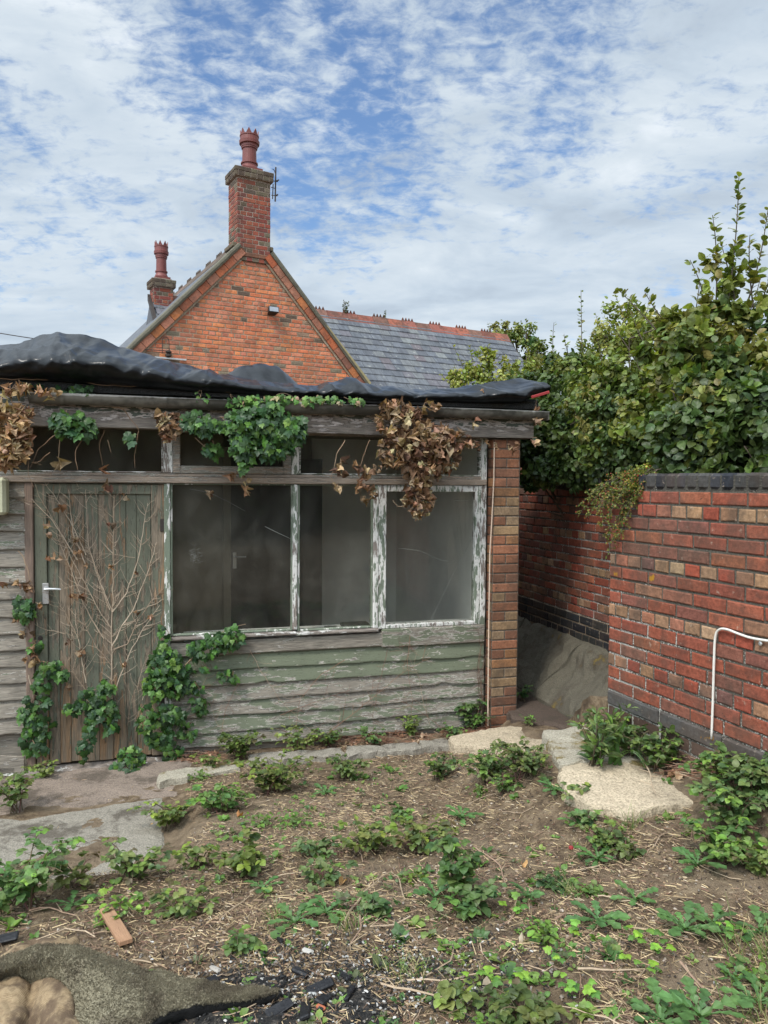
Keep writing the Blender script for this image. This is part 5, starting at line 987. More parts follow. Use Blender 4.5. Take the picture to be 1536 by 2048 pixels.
L2 = [[(640, 1480), (690, 1440), (740, 1400), (800, 1350), (860, 1315)], [(500, 1300), (520, 1340), (560, 1400), (620, 1460)], [(860, 1450), (845, 1400), (840, 1360), (815, 1310), (790, 1290)], [(560, 1430), (640, 1400), (700, 1380)], [(775, 1300), (760, 1360), (745, 1430), (750, 1480)], [(960, 1300), (955, 1360), (965, 1400)], [(690, 1320), (640, 1350), (600, 1400), (590, 1470)], [(900, 1470), (850, 1430), (800, 1400), (720, 1410)], [(460, 1480), (430, 1440), (420, 1400)], [(360, 1500), (345, 1470), (400, 1380), (420, 1340)], [(480, 1360), (450, 1420), (440, 1490)], [(820, 1270), (815, 1330), (825, 1400), (820, 1470)]]
vine_net('thin dead bramble runners straggling over the weatherboards under the window', L2, -.045, .10, .38, .0028, 'dead_runner', ((.26, .14, .09), (.20, .10, .07), (.38, .28, .2)))
vine_net('tangled dry roots clinging in the corner between boards and pillar', [[(960, 1460), (965, 1400), (958, 1350), (962, 1290), (955, 1255)], [(975, 1440), (962, 1380), (968, 1320), (985, 1290), (960, 1262)], [(950, 1450), (960, 1410), (955, 1330), (965, 1280)]], -.05, .05, .7, .004, 'dead_runner', ((.16, .10, .07), (.11, .07, .05)))
vine_net('short dangling dead stem on the near garden wall', [[(700, 950), (701, 955)]], -.3, .01, .1, .001) if False else None

# ================================================================= GROUND PLANTS
BRG = [(.085, .145, .045), (.12, .18, .055), (.07, .125, .045), (.14, .19, .065)]; BRL = [(.14, .24, .05), (.17, .27, .05)]; BRR = [(.10, .09, .05)]
def offwall(p, d=.13):
    q = (p[0]-NW0[0])*.935+(p[1]-NW0[1])*.354+d
    if q > 0 and p[1] < 4.7: p = p-np.array([.935, .354, 0])*q; p[2] = max(gz(p[0], p[1]), .47)
    return p
def bramble(px, py, h, sp_r, nst, label, size=.040, z=None, pal=None, cat='bramble', name='bramble', lean=(0, 0), P0=None):
    p0 = P0 if P0 is not None else (offwall(ground(px, py)) if z is None else atz(px, py, z)); p0 = p0-np.array([0, 0, .01]); size = size*rs.uniform(.85, 1.1); nst = nst+1; h = h*.74; sp_r = sp_r*1.12; tint = rs.uniform(.8, 1.25)*np.array([rs.uniform(.9, 1.25), 1, rs.uniform(.8, 1.1)]); root = empty(name, label, cat, p0); AL = Acc(); AS = Acc(); pal = pal or (BRG*3+BRL[:1])
    for k in range(nst):
        an = 2*math.pi*(k+rs.uniform(0, .8))/nst; R_ = sp_r*rs.uniform(.5, 1.15); H_ = h*rs.uniform(.55, 1.1); s0 = rs.uniform(-1, 1, 3)*[sp_r*.25, sp_r*.25, 0]
        e = np.array([R_*math.cos(an)+lean[0]*h, R_*math.sin(an)*.8+lean[1]*h, H_*.85]); mid = e*.4+np.array([0, 0, H_*.7]); P = np.array([(1-t_)**2*s0+2*t_*(1-t_)*mid+t_*t_*(e+s0) for t_ in np.linspace(0, 1, 9)])
        AS.tube(P, .0034, .0013, 5, pick([(.13, .06, .05), (.09, .07, .04), (.12, .09, .05)])); nn = max(4, int(np.linalg.norm(e)/size*2.0))
        for j in range(nn):
            t_ = .18+.82*(j+rs.uniform(0, .6))/nn; q = np.array([np.interp(min(1, t_)*8, range(9), P[:, i]) for i in range(3)]); d = rdir(1)[0]; d[2] = abs(d[2])*.5+.1; d /= np.linalg.norm(d); L_ = size*rs.uniform(.4, .9); f = q+d*L_; AS.tube([q, f], .0013, .001, 3, (.10, .10, .05), cap=False)
            sd_ = np.cross(d, [0, 0, 1]); sd_ /= np.linalg.norm(sd_)+1e-6; sz = size*rs.uniform(.65, 1.2)*(1.1-.35*t_); hd = d*[1, 1, .15]; Ys = np.array([hd, hd*.25+sd_, hd*.25-sd_]); c = np.array(pick(pal if t_ < .85 or rs.rand() < .5 else BRL+BRR))
            N = np.array([[0, 0, 1.]]*3)+rs.normal(size=(3, 3))*.28+d*.2; c = c*tint; AL.inst(OV, np.array([f, f, f]), Ys+rs.normal(size=(3, 3))*.22-[0, 0, .15], N, np.stack([np.array([1.05, .9, .9])*sz*1.1, np.array([1., .82, .82])*sz, [sz]*3], 1), jitc(c, 3, .15, .06))
    AL.build('leaves', M['leaf'], root); AS.build('stem', M['stem'], root); return root
BR = [(40, 1815, .34, .26, 11, 'big round-leaved bramble at the left edge in front of the grey apron', .05),
 (150, 1775, .17, .12, 4, 'thin bramble sprig leaning over the grey apron edge', .045), (30, 1625, .42, .16, 8, 'tall bramble against the broken boards left of the door', .045), (88, 1560, .18, .1, 4, 'small bramble at the left end of the threshold', .04),
 (265, 1760, .20, .15, 8, 'bramble at the right corner of the grey apron with a woody stub', .046), (345, 1655, .22, .17, 8, 'bramble filling the corner between apron and whitish kerb block', .045), (430, 1625, .20, .16, 8, 'bramble clump just below the whitish kerb block', .045),
 (490, 1755, .20, .13, 7, 'upright bramble clump in the middle of the left soil', .05), (365, 1830, .13, .12, 6, 'low bramble clump above the loose wooden board', .045), (392, 1730, .12, .10, 5, 'pale bramble seedling right of the apron corner bramble', .04),
 (545, 1585, .30, .20, 13, 'largest bramble bush standing in front of the weatherboards', .045), (480, 1520, .28, .18, 10, 'bramble bush between kerb and boards below the left pane', .045), (420, 1540, .16, .10, 5, 'small bramble beside the ivy at the left end of the boards', .04),
 (600, 1510, .26, .16, 9, 'bramble against the boards behind the kerb, below the middle pane', .042), (690, 1560, .20, .16, 10, 'rounded bramble clump over the kerb joint below the casement', .042), (655, 1495, .22, .14, 8, 'bramble in the gap between the kerb and the rotten lowest board', .04),
 (740, 1490, .18, .12, 6, 'bramble shoots at the lowest board below the casement', .04), (820, 1475, .26, .09, 5, 'slender bramble shoot standing before the lowest boards', .04), (630, 1715, .13, .12, 6, 'small bramble on bare litter left of the yard middle', .042),
 (650, 1765, .12, .10, 5, 'flat bramble plant left of the forked stick', .042), (735, 1705, .17, .15, 8, 'bramble clump in the middle of the yard', .045), (845, 1700, .17, .16, 9, 'bramble clump just right of the yard middle', .045), (905, 1800, .36, .07, 5, 'tall reddish bramble stem with few leaves right of the yard middle', .05),
 (945, 1835, .15, .11, 8, 'dark bramble tuft at the foot of the tall reddish stem', .045), (880, 1560, .22, .13, 8, 'bramble clump in front of the short pale kerb stub', .04), (750, 1825, .09, .07, 4, 'tiny bramble seedling below the forked stick', .04), (480, 1905, .10, .08, 4, 'tiny bramble seedling near the ash bed', .042),
 (975, 1560, .24, .16, 11, 'dense bramble in front of the pale strip at the pillar', .04), (1050, 1555, .28, .18, 12, 'bramble thicket left of the raised pale slab', .04), (1010, 1585, .14, .10, 5, 'low bramble fringe below the thicket near the slab', .035),
 (945, 1465, .36, .13, 11, 'bramble climbing the corner of boards and brick pillar', .045), (905, 1475, .14, .10, 5, 'little bramble left of the pillar foot', .04), (1210, 1690, .12, .10, 7, 'small bramble below the corner of the raised slab', .038), (1250, 1715, .10, .09, 5, 'pale green bramble sprout on soil below the slab corner', .042),
 (1330, 1475, .26, .17, 12, 'bramble bush at the wall foot behind the slab', .045), (1395, 1520, .26, .18, 12, 'bramble bush at the wall foot under the white cable', .045), (1510, 1590, .22, .16, 10, 'bramble by the wall at the right edge of the view', .045), (1465, 1660, .28, .19, 14, 'large bramble mound right of the raised slab', .045),
 (1450, 1560, .24, .15, 9, 'bramble at the wall foot right of the hanging white cable', .042), (1300, 1455, .16, .12, 7, 'low bramble against the dark plinth course near the wall end', .038), (1360, 1500, .20, .14, 8, 'bramble between the two wall foot bushes left of the white cable', .042), (1535, 1560, .26, .15, 9, 'bramble against the wall at the very right edge', .045),
 (1440, 1720, .20, .15, 9, 'bramble spreading on soil right of the slab front edge', .042), (1515, 1740, .18, .14, 9, 'bramble at the right edge halfway down the yard', .042), (1105, 1770, .06, .08, 5, 'flat dark bramble seedling in the right half of the yard', .04), (1060, 2050, .12, .12, 7, 'bramble plant at the bottom edge right of the middle', .04),
 (905, 2015, .06, .05, 3, 'pair of round bramble leaves by the long pale stick', .04), (800, 1640, .07, .07, 4, 'small bramble seedling on the bare light patch', .038), (1155, 1600, .12, .08, 5, 'bramble shoots against the left side of the raised slab', .038), (1010, 2045, .08, .08, 4, 'small bramble at the very bottom of the view', .04), (1170, 1650, .10, .08, 5, 'bramble sprig under the left corner of the slab', .035)]
for px, py, h, s_, n, lab, sz in BR: bramble(px, py, h, s_, n, lab, sz)
bramble(1045, 1400, .14, .12, 6, 'small dark fern-like weed on the passage floor behind the pillar', .035, z=.16, pal=IVG, cat='weed', name='weed'); bramble(1130, 1385, .12, .12, 6, 'small dark weed at the joint of the concrete haunch', .035, z=.20, pal=IVG, cat='weed', name='weed')
bramble(1180, 1395, .10, .16, 6, 'thin pale weed trailing along the passage edge near the wall end', .035, z=.2, cat='weed', name='weed'); bramble(1058, 1450, .12, .06, 4, 'tiny weed hugging the right foot of the brick pillar', .03, z=.13, cat='weed', name='weed')
# tall lance-leaved weed with strap blades on the raised slab
p0 = atz(1190, 1528, .475); wd = empty('weed', 'tall leafy weed with strap-like blades growing through the joint of the pale slab', 'weed', p0); AL = Acc(); AS = Acc()
for k in range(13):
    an = rs.uniform(0, 6.28); R_ = rs.uniform(.05, .22); e = np.array([R_*math.cos(an), R_*math.sin(an)*.7, rs.uniform(.16, .34)]); shoot(AL, AS, (rs.uniform(-.04, .04), rs.uniform(-.03, .03), 0), e, 15, .085, BRG+BRL[:1], r=.004, tpl=LA, bend=.12)
for k in range(7):
    s0 = np.array([.10+rs.uniform(-.04, .05), rs.uniform(-.03, .03), 0]); e = s0+np.array([rs.uniform(-.16, .12), rs.uniform(-.05, .05), rs.uniform(.2, .30)]) if k < 5 else s0+np.array([rs.uniform(.12, .2), -.1, .02]); mid = (s0+e)/2+np.array([rs.uniform(-.03, .03), 0, .08 if k < 5 else .16])
    P = np.array([(1-t_)**2*s0+2*t_*(1-t_)*mid+t_*t_*e for t_ in np.linspace(0, 1, 10)]); wv = .011; V = [[p+np.array([-wv*(1-i/10), 0, .003]), p, p+np.array([wv*(1-i/10), 0, .003])] for i, p in enumerate(P)]; AL.grid(V, pick([(.06, .13, .03), (.08, .17, .03)]))
AL.build('leaves', M['leaf'], wd); AS.build('stem', M['stem'], wd)
# rosettes (dandelion-like), seedlings and grass tufts
def rosette(px, py, r, n, label, col=None, up=.35, tpl=DA, cat='dandelion', name='dandelion'):
    p0 = ground(px, py); col = col or [(.085, .17, .055), (.10, .20, .06)]; an = np.linspace(0, 2*math.pi, n, endpoint=False)+rs.uniform(-.25, .25, n); Y = np.stack([np.cos(an), np.sin(an), up*rs.uniform(.3, 1.6, n)], 1); N = np.stack([-np.cos(an)*.3, -np.sin(an)*.3, np.ones(n)], 1)+rs.normal(size=(n, 3))*.15
    s_ = r*rs.uniform(.6, 1.15, n); A = Acc(); A.inst(tpl, rs.uniform(-.006, .006, (n, 3))+[0, 0, .008], Y, N, np.stack([s_*1.15, s_, s_*.9], 1), jitc(np.array([pick(col) for _ in range(n)]), n, .2, .06)); o = A.build(name, M['leaf']); o.location = p0; return tag(o, label, cat)
for a in [(590, 1852, .12, 9, 'dandelion rosette left of the ash bed, the largest on the left'), (870, 1800, .12, 7, 'dandelion rosette left of the tall reddish bramble stem'), (525, 1785, .09, 7, 'dandelion rosette on litter left of the middle'), (1195, 1725, .11, 12, 'thistle-like rosette below the slab corner'), (1395, 1735, .13, 12, 'flat rosette on the bare patch at the right'),
          (1195, 1850, .12, 12, 'bushy rosette in the lower right quarter'), (1270, 1805, .10, 8, 'small rosette above the bushy one'), (1370, 1865, .12, 12, 'largest leafy rosette at the lower right'), (1425, 1855, .11, 10, 'rosette touching the largest one on its right'), (1320, 2048, .13, 12, 'rosette at the bottom edge'),
          (1400, 2040, .14, 8, 'upright long-leaved dandelion at the bottom edge'), (1465, 1965, .09, 7, 'small rosette near the grass at the right edge'), (1515, 2010, .12, 9, 'large dandelion at the bottom right corner'), (145, 1815, .09, 8, 'rosette between apron and loose board'), (655, 1832, .10, 10, 'pale rosette right of the largest left one'), (925, 1640, .11, 11, 'rosette on the light bare patch below the casement'),
          (650, 1590, .10, 10, 'rosette right of the largest bramble bush'), (1155, 1650, .08, 9, 'rosette close to the slab side'), (1225, 1560, .01, 3, 'x'), (1055, 1800, .08, 12, 'spiky rosette in the right half of the yard'), (1520, 1870, .12, 8, 'rosette at the right edge above the grass'), (1110, 1585, .10, 10, 'rosette under the bramble thicket left of the slab')]:
    if a[4] != 'x': rosette(*a)
for a in [(235, 1835, .10, 16, 'bright green bushy seedling above the loose board', [(.15, .27, .04), (.19, .30, .05)]), (590, 1650, .08, 14, 'bright green weed on the left soil', [(.12, .22, .04)]), (520, 1650, .08, 14, 'bright green weed below the whitish kerb block', [(.13, .24, .04)]), (470, 1600, .07, 12, 'light green weed by the whitish kerb block', [(.14, .25, .04)]),
          (1090, 1880, .06, 12, 'light green weed in the right half of the yard', [(.14, .24, .04)]), (830, 1760, .05, 10, 'small yellow-green weed near the yard middle', [(.16, .22, .04)]), (1500, 1960, .07, 10, 'light weed near the right edge', [(.13, .22, .04)]), (960, 1590, .06, 10, 'light weed below the pale strip', [(.12, .2, .04)]), (400, 1560, .06, 10, 'light weed left of the kerb end', [(.14, .2, .05)]), (1180, 1790, .06, 10, 'small light weed right of the flat dark bramble', [(.12, .2, .05)])]:
    p0 = ground(a[0], a[1]); n = a[3]*6; r = a[2]; A = Acc(); P = np.stack([rs.normal(size=n)*r*.55, rs.normal(size=n)*r*.5, rs.uniform(.005, r*.6, n)], 1); N = rs.normal(size=(n, 3))*.35+[0, 0, 1.]
    A.inst(OV, P, rdir(n)*[1, 1, .4]+P*[6, 6, 0], N, rs.uniform(.014, .034, n), jitc(np.array([pick(a[5]+BRG[1:2]) for _ in range(n)]), n, .25, .08)); o = A.build('weed', M['leaf']); o.location = p0; tag(o, a[4], 'weed')
def seedling(px, py, n, label):
    p0 = ground(px, py); A = Acc(); P = np.concatenate([rs.uniform(-.045, .045, (n, 2)), rs.uniform(.02, .05, (n, 1))], 1); Y = rs.normal(size=(n, 3)); Y[:, 2] = .1; N = rs.normal(size=(n, 3))*.25+[0, -.15, 1.]; A.inst(IV, P, Y, N, rs.uniform(.020, .036, n), jitc(np.array([pick([(.20, .34, .04), (.15, .29, .045), (.09, .19, .04)]) for _ in range(n)]), n, .2))
    for p in P: A.tube([[p[0]*.2, p[1]*.2, -.01], p], .0014, .001, 3, (.25, .2, .1), cap=False)
    o = A.build('ivy', M['ivy']); o.location = p0; tag(o, label, 'ivy')
for a in [(960, 1962, 6, 'bright ivy seedling by the long pale stick'), (1040, 1970, 5, 'bright ivy seedling between two sticks at lower right'), (1150, 1985, 9, 'brightest ivy cluster at the lower right'), (1115, 1930, 5, 'ivy seedling above the brightest cluster'), (1275, 1880, 5, 'ivy seedling left of a bigger ivy trail'), (1310, 1905, 9, 'dark and bright ivy trail under the largest rosette'), (1470, 1880, 6, 'bright ivy seedling near the right edge'), (1020, 1830, 6, 'ivy cluster right of the dark bramble tuft'),
          (1280, 1950, 5, 'ivy seedling on litter at the lower right'), (1140, 1880, 4, 'small ivy seedling below the light weed'), (190, 1810, 5, 'ivy seedling near the apron front')]: seedling(*a)
def grass(px, py, h, n, label, sp_r=.06):
    p0 = ground(px, py); A = Acc()
    for k in range(n):
        s0 = np.array([*rs.normal(size=2)*sp_r*.5, -.01]); e = s0+np.array([*rs.normal(size=2)*h*.55, h*rs.uniform(.4, 1)]); mid = s0*.6+e*.4+[0, 0, h*.3]; P = [(1-t_)**2*s0+2*t_*(1-t_)*mid+t_*t_*e for t_ in np.linspace(0, 1, 5)]; A.grid([[p-[.0016*(1-i/5), 0, 0], p+[.0016*(1-i/5), 0, 0]] for i, p in enumerate(P)], jitc(pick([(.10, .18, .04), (.16, .22, .06), (.3, .27, .12)]), 1)[0])
    o = A.build('grass_tuft', M['leaf']); o.location = p0; tag(o, label, 'grass')
for a in [(555, 1840, .08, 40, 'yellowish grass tuft beside the largest left dandelion', .04), (700, 1855, .09, 25, 'thin grass tuft in the lower middle', .05), (1532, 1930, .13, 80, 'soft grass tuft at the right edge', .10), (1520, 2045, .10, 50, 'grass tuft in the bottom right corner', .08), (820, 1960, .08, 50, 'fine grass near the ash bed', .08), (1260, 1660, .12, 20, 'few grass blades below the slab front', .03), (1140, 1790, .08, 30, 'small grass tuft beside the spiky rosette', .04)]: grass(*a)
A = Acc(); gp = []; rg = np.random.RandomState(5)
while len(gp) < 1100:
    y = 1.9+3.3*rg.rand()**1.3; x = rg.uniform(-.6, .56)*y; q = (x-NW0[0])*.935+(y-NW0[1])*.354; dn = x*SH.U[1]-(y-5.81)*SH.U[0]; uu = x*SH.U[0]+(y-5.81)*SH.U[1]
    if q > -.04 or dn < .2 or (uu < -1.45 and dn < 2.1) or mn.noise(Vector((x*1.3, y*1.3, 21))) < rg.uniform(-.35, .15): continue
    gp.append((x, y, gz(x, y)))
for p in gp:
    n = rg.randint(3, 10); r = rg.uniform(.008, .034)*(.6+.8*rg.rand()**2); an = rg.uniform(0, 6.28, n); Y = np.stack([np.cos(an), np.sin(an), rg.uniform(.1, .9, n)], 1); A.inst(OV if rg.rand() > .3 else IV, np.array(p)+Y*[.006, .006, .0]+[0, 0, .006], Y, rs.normal(size=(n, 3))*.3+[0, 0, 1.], rg.uniform(.6, 1.2, n)*r, jitc(np.array([pick([(.10, .19, .04), (.14, .24, .05), (.07, .14, .04), (.18, .25, .06), (.10, .12, .05)])]*n), n, .25))
tag(A.build('ground_cover', M['leaf']), kind='stuff')
# ================================================================= LITTER, STICKS, ASH
uw = lambda x, y: (x*SH.U[0]+(y-5.81)*SH.U[1], x*SH.U[1]-(y-5.81)*SH.U[0])
slabp = np.array([atz(a, b_, .47)[:2] for a, b_ in ((1120, 1545), (1248, 1622), (1402, 1604), (1440, 1560), (1400, 1490), (1240, 1438), (1085, 1470))])
def inpoly(x, y, P):
    c = False; j = len(P)-1
    for i in range(len(P)):
        if (P[i][1] > y) != (P[j][1] > y) and x < (P[j][0]-P[i][0])*(y-P[i][1])/(P[j][1]-P[i][1])+P[i][0]: c = not c
        j = i
    return c
def litter(n, lmin, lmax, wd_, cols, lift, seed, bare=True):
    r_ = np.random.RandomState(seed); P = []; 
    while len(P) < n:
        y = 1.7+3.95*r_.rand()**1.5; x = r_.uniform(-.62, .62)*y*1.0
        uu, dn = uw(x, y)
        if dn < .08 or (x-NW0[0])*.935+(y-NW0[1])*.354 > -.03: continue
        if uu < -1.5 and .0 < dn < 2.05 and r_.rand() < .985: continue
        if inpoly(x, y, slabp) and r_.rand() < .97: continue
        d = mn.noise(Vector((x*1.6, y*1.6, 11)))+.5*mn.noise(Vector((x*5, y*5, 4)))
        if bare and r_.rand() > .62+d*1.3: continue
        P.append((x, y, gz(x, y)))
    P = np.array(P); a = r_.uniform(0, 6.28, n); Y = np.stack([np.cos(a), np.sin(a), r_.normal(size=n)*.10], 1); N = np.stack([r_.normal(size=n)*.3, r_.normal(size=n)*.3, np.ones(n)], 1); L_ = r_.uniform(lmin, lmax, n)*r_.uniform(.5, 1, n); P[:, 2] += lift*r_.rand(n)+.002; P[:, :2] -= Y[:, :2]*L_[:, None]*.5
    cc = np.array(cols)[r_.randint(0, len(cols), n)]*r_.uniform(.6, 1.35, (n, 1)); return P, Y, N, np.stack([wd_*r_.uniform(.5, 1.5, n), L_, wd_*r_.uniform(.5, 1.5, n)], 1), cc
STR = ([(-.5, 0, 0), (.5, 0, 0), (0, 0, .8), (-.35, .5, .0), (.65, .5, .0), (.15, .5, 1.1), (-.4, 1, 0), (.4, 1, 0), (0, 1, .6)], [(0, 1, 4, 3), (1, 2, 5, 4), (2, 0, 3, 5), (3, 4, 7, 6), (4, 5, 8, 7), (5, 3, 6, 8)])
A = Acc(); STC = [(.46, .35, .20), (.38, .28, .16), (.26, .175, .11), (.17, .11, .075), (.10, .065, .045), (.50, .41, .29), (.22, .12, .08)]
A.inst(STR, *litter(30000, .010, .035, .0022, STC, .008, 3)); A.inst(STR, *litter(12000, .03, .075, .0022, STC[:4], .014, 4)); A.inst(OVS, *[q if i != 3 else q*[3, .55, 1] for i, q in enumerate(litter(4200, .012, .03, .006, STC[1:5]+[(.3, .2, .12)], .008, 5))])
tag(A.build('litter', M['stem']), kind='stuff')
A = Acc(); n = 5200; P, Y, N, S, c = litter(n, .006, .016, .010, [(.32, .27, .22), (.12, .09, .07), (.2, .15, .11), (.06, .045, .035)], .002, 8, False); S[:, 0] = S[:, 1]*.8; S[:, 2] = S[:, 1]*.5; A.inst(STR, P, Y, N, S, c); tag(A.build('grit', M['stem']), kind='stuff')
# clearly visible single sticks
ST = [([(690, 1850), (735, 1790), (783, 1745), (800, 1770), (810, 1805)], 'forked pale stick bent like a V in the yard middle'), ([(725, 1955), (800, 1970), (880, 1975), (960, 1950), (1010, 1955)], 'long branching root stick right of the ash bed'), ([(760, 1978), (850, 2000), (960, 2015), (1040, 2020)], 'long straight pale stick at the bottom middle'), ([(500, 1790), (560, 1760), (640, 1750)], 'thin stick running right of the upright bramble clump'),
      ([(1240, 1860), (1340, 1865), (1400, 1880), (1440, 1895)], 'grey stick under the largest rosette'), ([(1360, 1935), (1400, 1975), (1430, 2010), (1450, 2045)], 'curved stick at the lower right'), ([(1120, 1750), (1160, 1745), (1200, 1740)], 'straight stick below the thistle-like rosette'), ([(1450, 1710), (1490, 1715), (1530, 1745)], 'arched stem over the bare patch at the right edge'), ([(1110, 1845), (1150, 1830), (1190, 1850)], 'pale stick left of the bushy rosette'),
      ([(510, 1905), (520, 1930), (545, 1955)], 'short pale stick above the ash bed'), ([(720, 1830), (722, 1870), (700, 1900)], 'upright dry stalk in the lower middle'), ([(60, 1830), (100, 1820), (150, 1840)], 'thin curved stem left of the loose board'), ([(1155, 1950), (1230, 1945), (1290, 1945)], 'pale stick right of the brightest ivy cluster'), ([(440, 1850), (470, 1820), (500, 1800)], 'slanted stick right of the low bramble clump'),
      ([(820, 1840), (790, 1860), (740, 1862)], 'arched stick right of the forked one'), ([(640, 1690), (700, 1680), (780, 1665)], 'long thin stem above the yard middle brambles'), ([(1000, 1860), (1030, 1835), (1060, 1830)], 'crooked stick left of the light green weed'), ([(950, 1700), (1000, 1740), (1010, 1790)], 'long reddish stem leaning right of the tall bramble'), ([(1280, 1520), (1300, 1560), (1310, 1590)], 'thin stem fallen across the raised slab')]
for pts, lab in ST:
    G = [ground(x, y) if 'slab' not in lab else atz(x, y, .485) for x, y in pts]; G = [g+np.array([0, 0, rs.uniform(.006, .022)]) for g in G]; A = Acc(); P = jitline(G, .006, .04)-G[0]; A.tube(P, .0042, .002, 5, pick([(.42, .32, .22), (.36, .27, .18), (.30, .20, .14)]))
    for _ in range(3): k = rs.randint(1, len(P)); A.tube([P[k], P[k]+[rs.uniform(-.06, .06), rs.uniform(-.06, .06), .01]], .0022, .001, 4, (.36, .27, .18))
    o = A.build('stick', M['stem']); o.location = G[0]; tag(o, lab, 'stick')
rg = np.random.RandomState(21); m0 = None
for k in range(110):
    y = 1.9+3.2*rg.rand()**1.4; x = rg.uniform(-.5, .55)*y; uu, dn = uw(x, y)
    if dn < .3 or inpoly(x, y, slabp) or (uu < -1.5 and dn < 2.05) or (x-NW0[0])*.935+(y-NW0[1])*.354 > -.05: continue
    a = rg.uniform(0, 6.28); L_ = rg.uniform(.08, .32); d = np.array([math.cos(a), math.sin(a)]); b1 = np.array([-d[1], d[0]])*rg.uniform(-.25, .25)*L_; pts = []
    for t_ in np.linspace(0, 1, 8): q = np.array([x, y])+d*L_*t_+b1*4*t_*(1-t_)+rg.normal(size=2)*.005; pts.append((q[0], q[1], gz(q[0], q[1])+.006+.02*math.sin(math.pi*t_)*rg.rand()))
    A = Acc(); A.tube(np.array(pts)-np.array(pts[0]), .0024*rg.uniform(.7, 1.4), .0012, 4, pick([(.42, .32, .22), (.34, .25, .17), (.24, .15, .10)])); o = A.build('dry_stem', M['stem']); o.location = pts[0]; tag(o, 'thin dry curved stem lying among the litter', 'dry stem', 'dry stems scattered over the soil')
for (x0, x1, y0, y1, n, lab) in ((880, 985, 1452, 1480, 170, 'heap of reddish dry twigs at the corner of boards and pillar'), (350, 440, 1500, 1530, 90, 'dry twigs and leaf debris at the left end of the boards'), (560, 860, 1470, 1492, 260, 'brown leaf and twig debris along the foot of the boards'), (1330, 1480, 1500, 1560, 140, 'dry stems under the brambles at the wall foot')):
    A = Acc(); c0 = ground((x0+x1)/2, (y0+y1)/2)
    for _ in range(n):
        p = ground(rs.uniform(x0, x1), rs.uniform(y0, y1))-c0; p = p+[0, 0, rs.uniform(0, .05)]; a_ = rs.uniform(-.5, .5) if rs.rand() < .7 else rs.uniform(0, 6.28); L_ = rs.uniform(.05, .22); d = np.array([math.cos(a_), math.sin(a_), rs.uniform(-.2, .3)])*L_/2
        A.tube([p-d, p+rs.normal(size=3)*.006, p+d], .0016, .0009, 4, pick([(.24, .11, .07), (.30, .15, .09), (.17, .09, .06), (.38, .27, .18)]), cap=False)
    k = n//3; P = np.array([ground(rs.uniform(x0, x1), rs.uniform(y0, y1)) for _ in range(k)])-c0+[0, 0, .012]; A.inst(DEADS[1], P, rdir(k), rdir(k)*.6+[0, 0, 1], rs.uniform(.02, .045, k), jitc(np.array([pick(DED) for _ in range(k)]), k, .3)); o = A.build('twig_pile', M['stem']); o.location = c0; tag(o, lab, 'twigs')
# curled fallen leaves
for x, y, lab in ((690, 1765, 'rusty fallen leaf above the forked stick'), (1045, 1730, 'yellow-brown fallen leaf in the right half of the yard'), (475, 1635, 'tan fallen leaf below the kerb'), (375, 1960, 'bleached scrap of bark by the carpet'), (1040, 1890, 'pale papery leaf left of the ivy seedlings'), (985, 1980, 'bleached leaf by the long straight stick'), (1060, 1500, 'brown leaf on the pale strip'), (300, 1655, 'brown leaf at the apron edge'), (1440, 1850, 'small white shard near the right rosettes')):
    g = ground(x, y); A = Acc(); A.inst(DEADS[1+rs.randint(2)], [[0, 0, .008]], rdir(1)*[1, 1, .1], np.array([[0, -.2, 1.]]), [.034], [pick([(.42, .2, .08), (.5, .3, .13)]) if 'pale' not in lab and 'bleach' not in lab and 'white' not in lab else (.46, .38, .28)]); o = A.build('fallen_leaf', M['dead']); o.location = g; tag(o, lab, 'fallen leaf')
A = Acc(); A.lathe((0, 0, 0), [(.002, 0), (.012, .004), (.010, .012), (.002, .016)], 9); g = ground(1142, 1700); o = A.build('bottle_cap', M['redp']); o.location = g+np.array([0, 0, .004]); tag(o, 'tiny bright red scrap lying on the soil below the slab', 'scrap')
# loose wooden board
M['wood'] = simple('bare_wood', (.33, .19, .11), .85, 0, 30, .3, .004, stretch=(1, 8, 1)); a = ground(212, 1832); b2 = ground(252, 1898); d = b2-a; A = Acc(); L_ = np.linalg.norm(d); A.bbox((0, -.024, -.004), (L_, .024, .014), .003); A.bbox((L_+.0005, -.022, -.003), (L_+.003, .022, .012), .001); o = A.build('board', M['wood']); o.location = a+[0, 0, .02]; o.rotation_euler = (0, -math.atan2(d[2], np.linalg.norm(d[:2])), math.atan2(d[1], d[0])); tag(o, 'short loose piece of brown wooden board on the soil', 'board')
# ash bed and charred bits
def ashz(x, y): return gz(x, y)+.010
m, t, b, _ = mk('ash'); v = oc(t); n_ = t.noise(v, 30, 7, .75); n2_ = t.noise(v, 150, 4, .7); c = t.ramp(n_, [(.38, (.012, .012, .012)), (.50, (.03, .028, .026)), (.58, (.10, .085, .07)), (.72, (.20, .19, .18))]); c = t.mix(t.smooth(n2_, .66, .74), c, (.36, .35, .33)); t.set(b.inputs['Base Color'], c); b.inputs['Roughness'].default_value = .9; bump(t, b, t.math('ADD', n_, n2_), .02); M['ash'] = m
pl = [ground(x, y) for x, y in ((330, 1962), (420, 1950), (520, 1945), (600, 1950), (690, 1975), (760, 1995), (800, 2030), (790, 2080), (700, 2110), (400, 2120), (250, 2100), (200, 2000))]
tag(rough_slab('ash_bed', pl[::-1], ashz, .03, M['ash'], None, edge=.09, amp=.012), kind='stuff')
A = Acc(); n = 2600; cx = []
while len(cx) < n:
    x = rs.normal()*.33-.12; y = 2.30+rs.normal()*.16
    cx.append((x, y, gz(x, y)+.012+.006*rs.rand()))
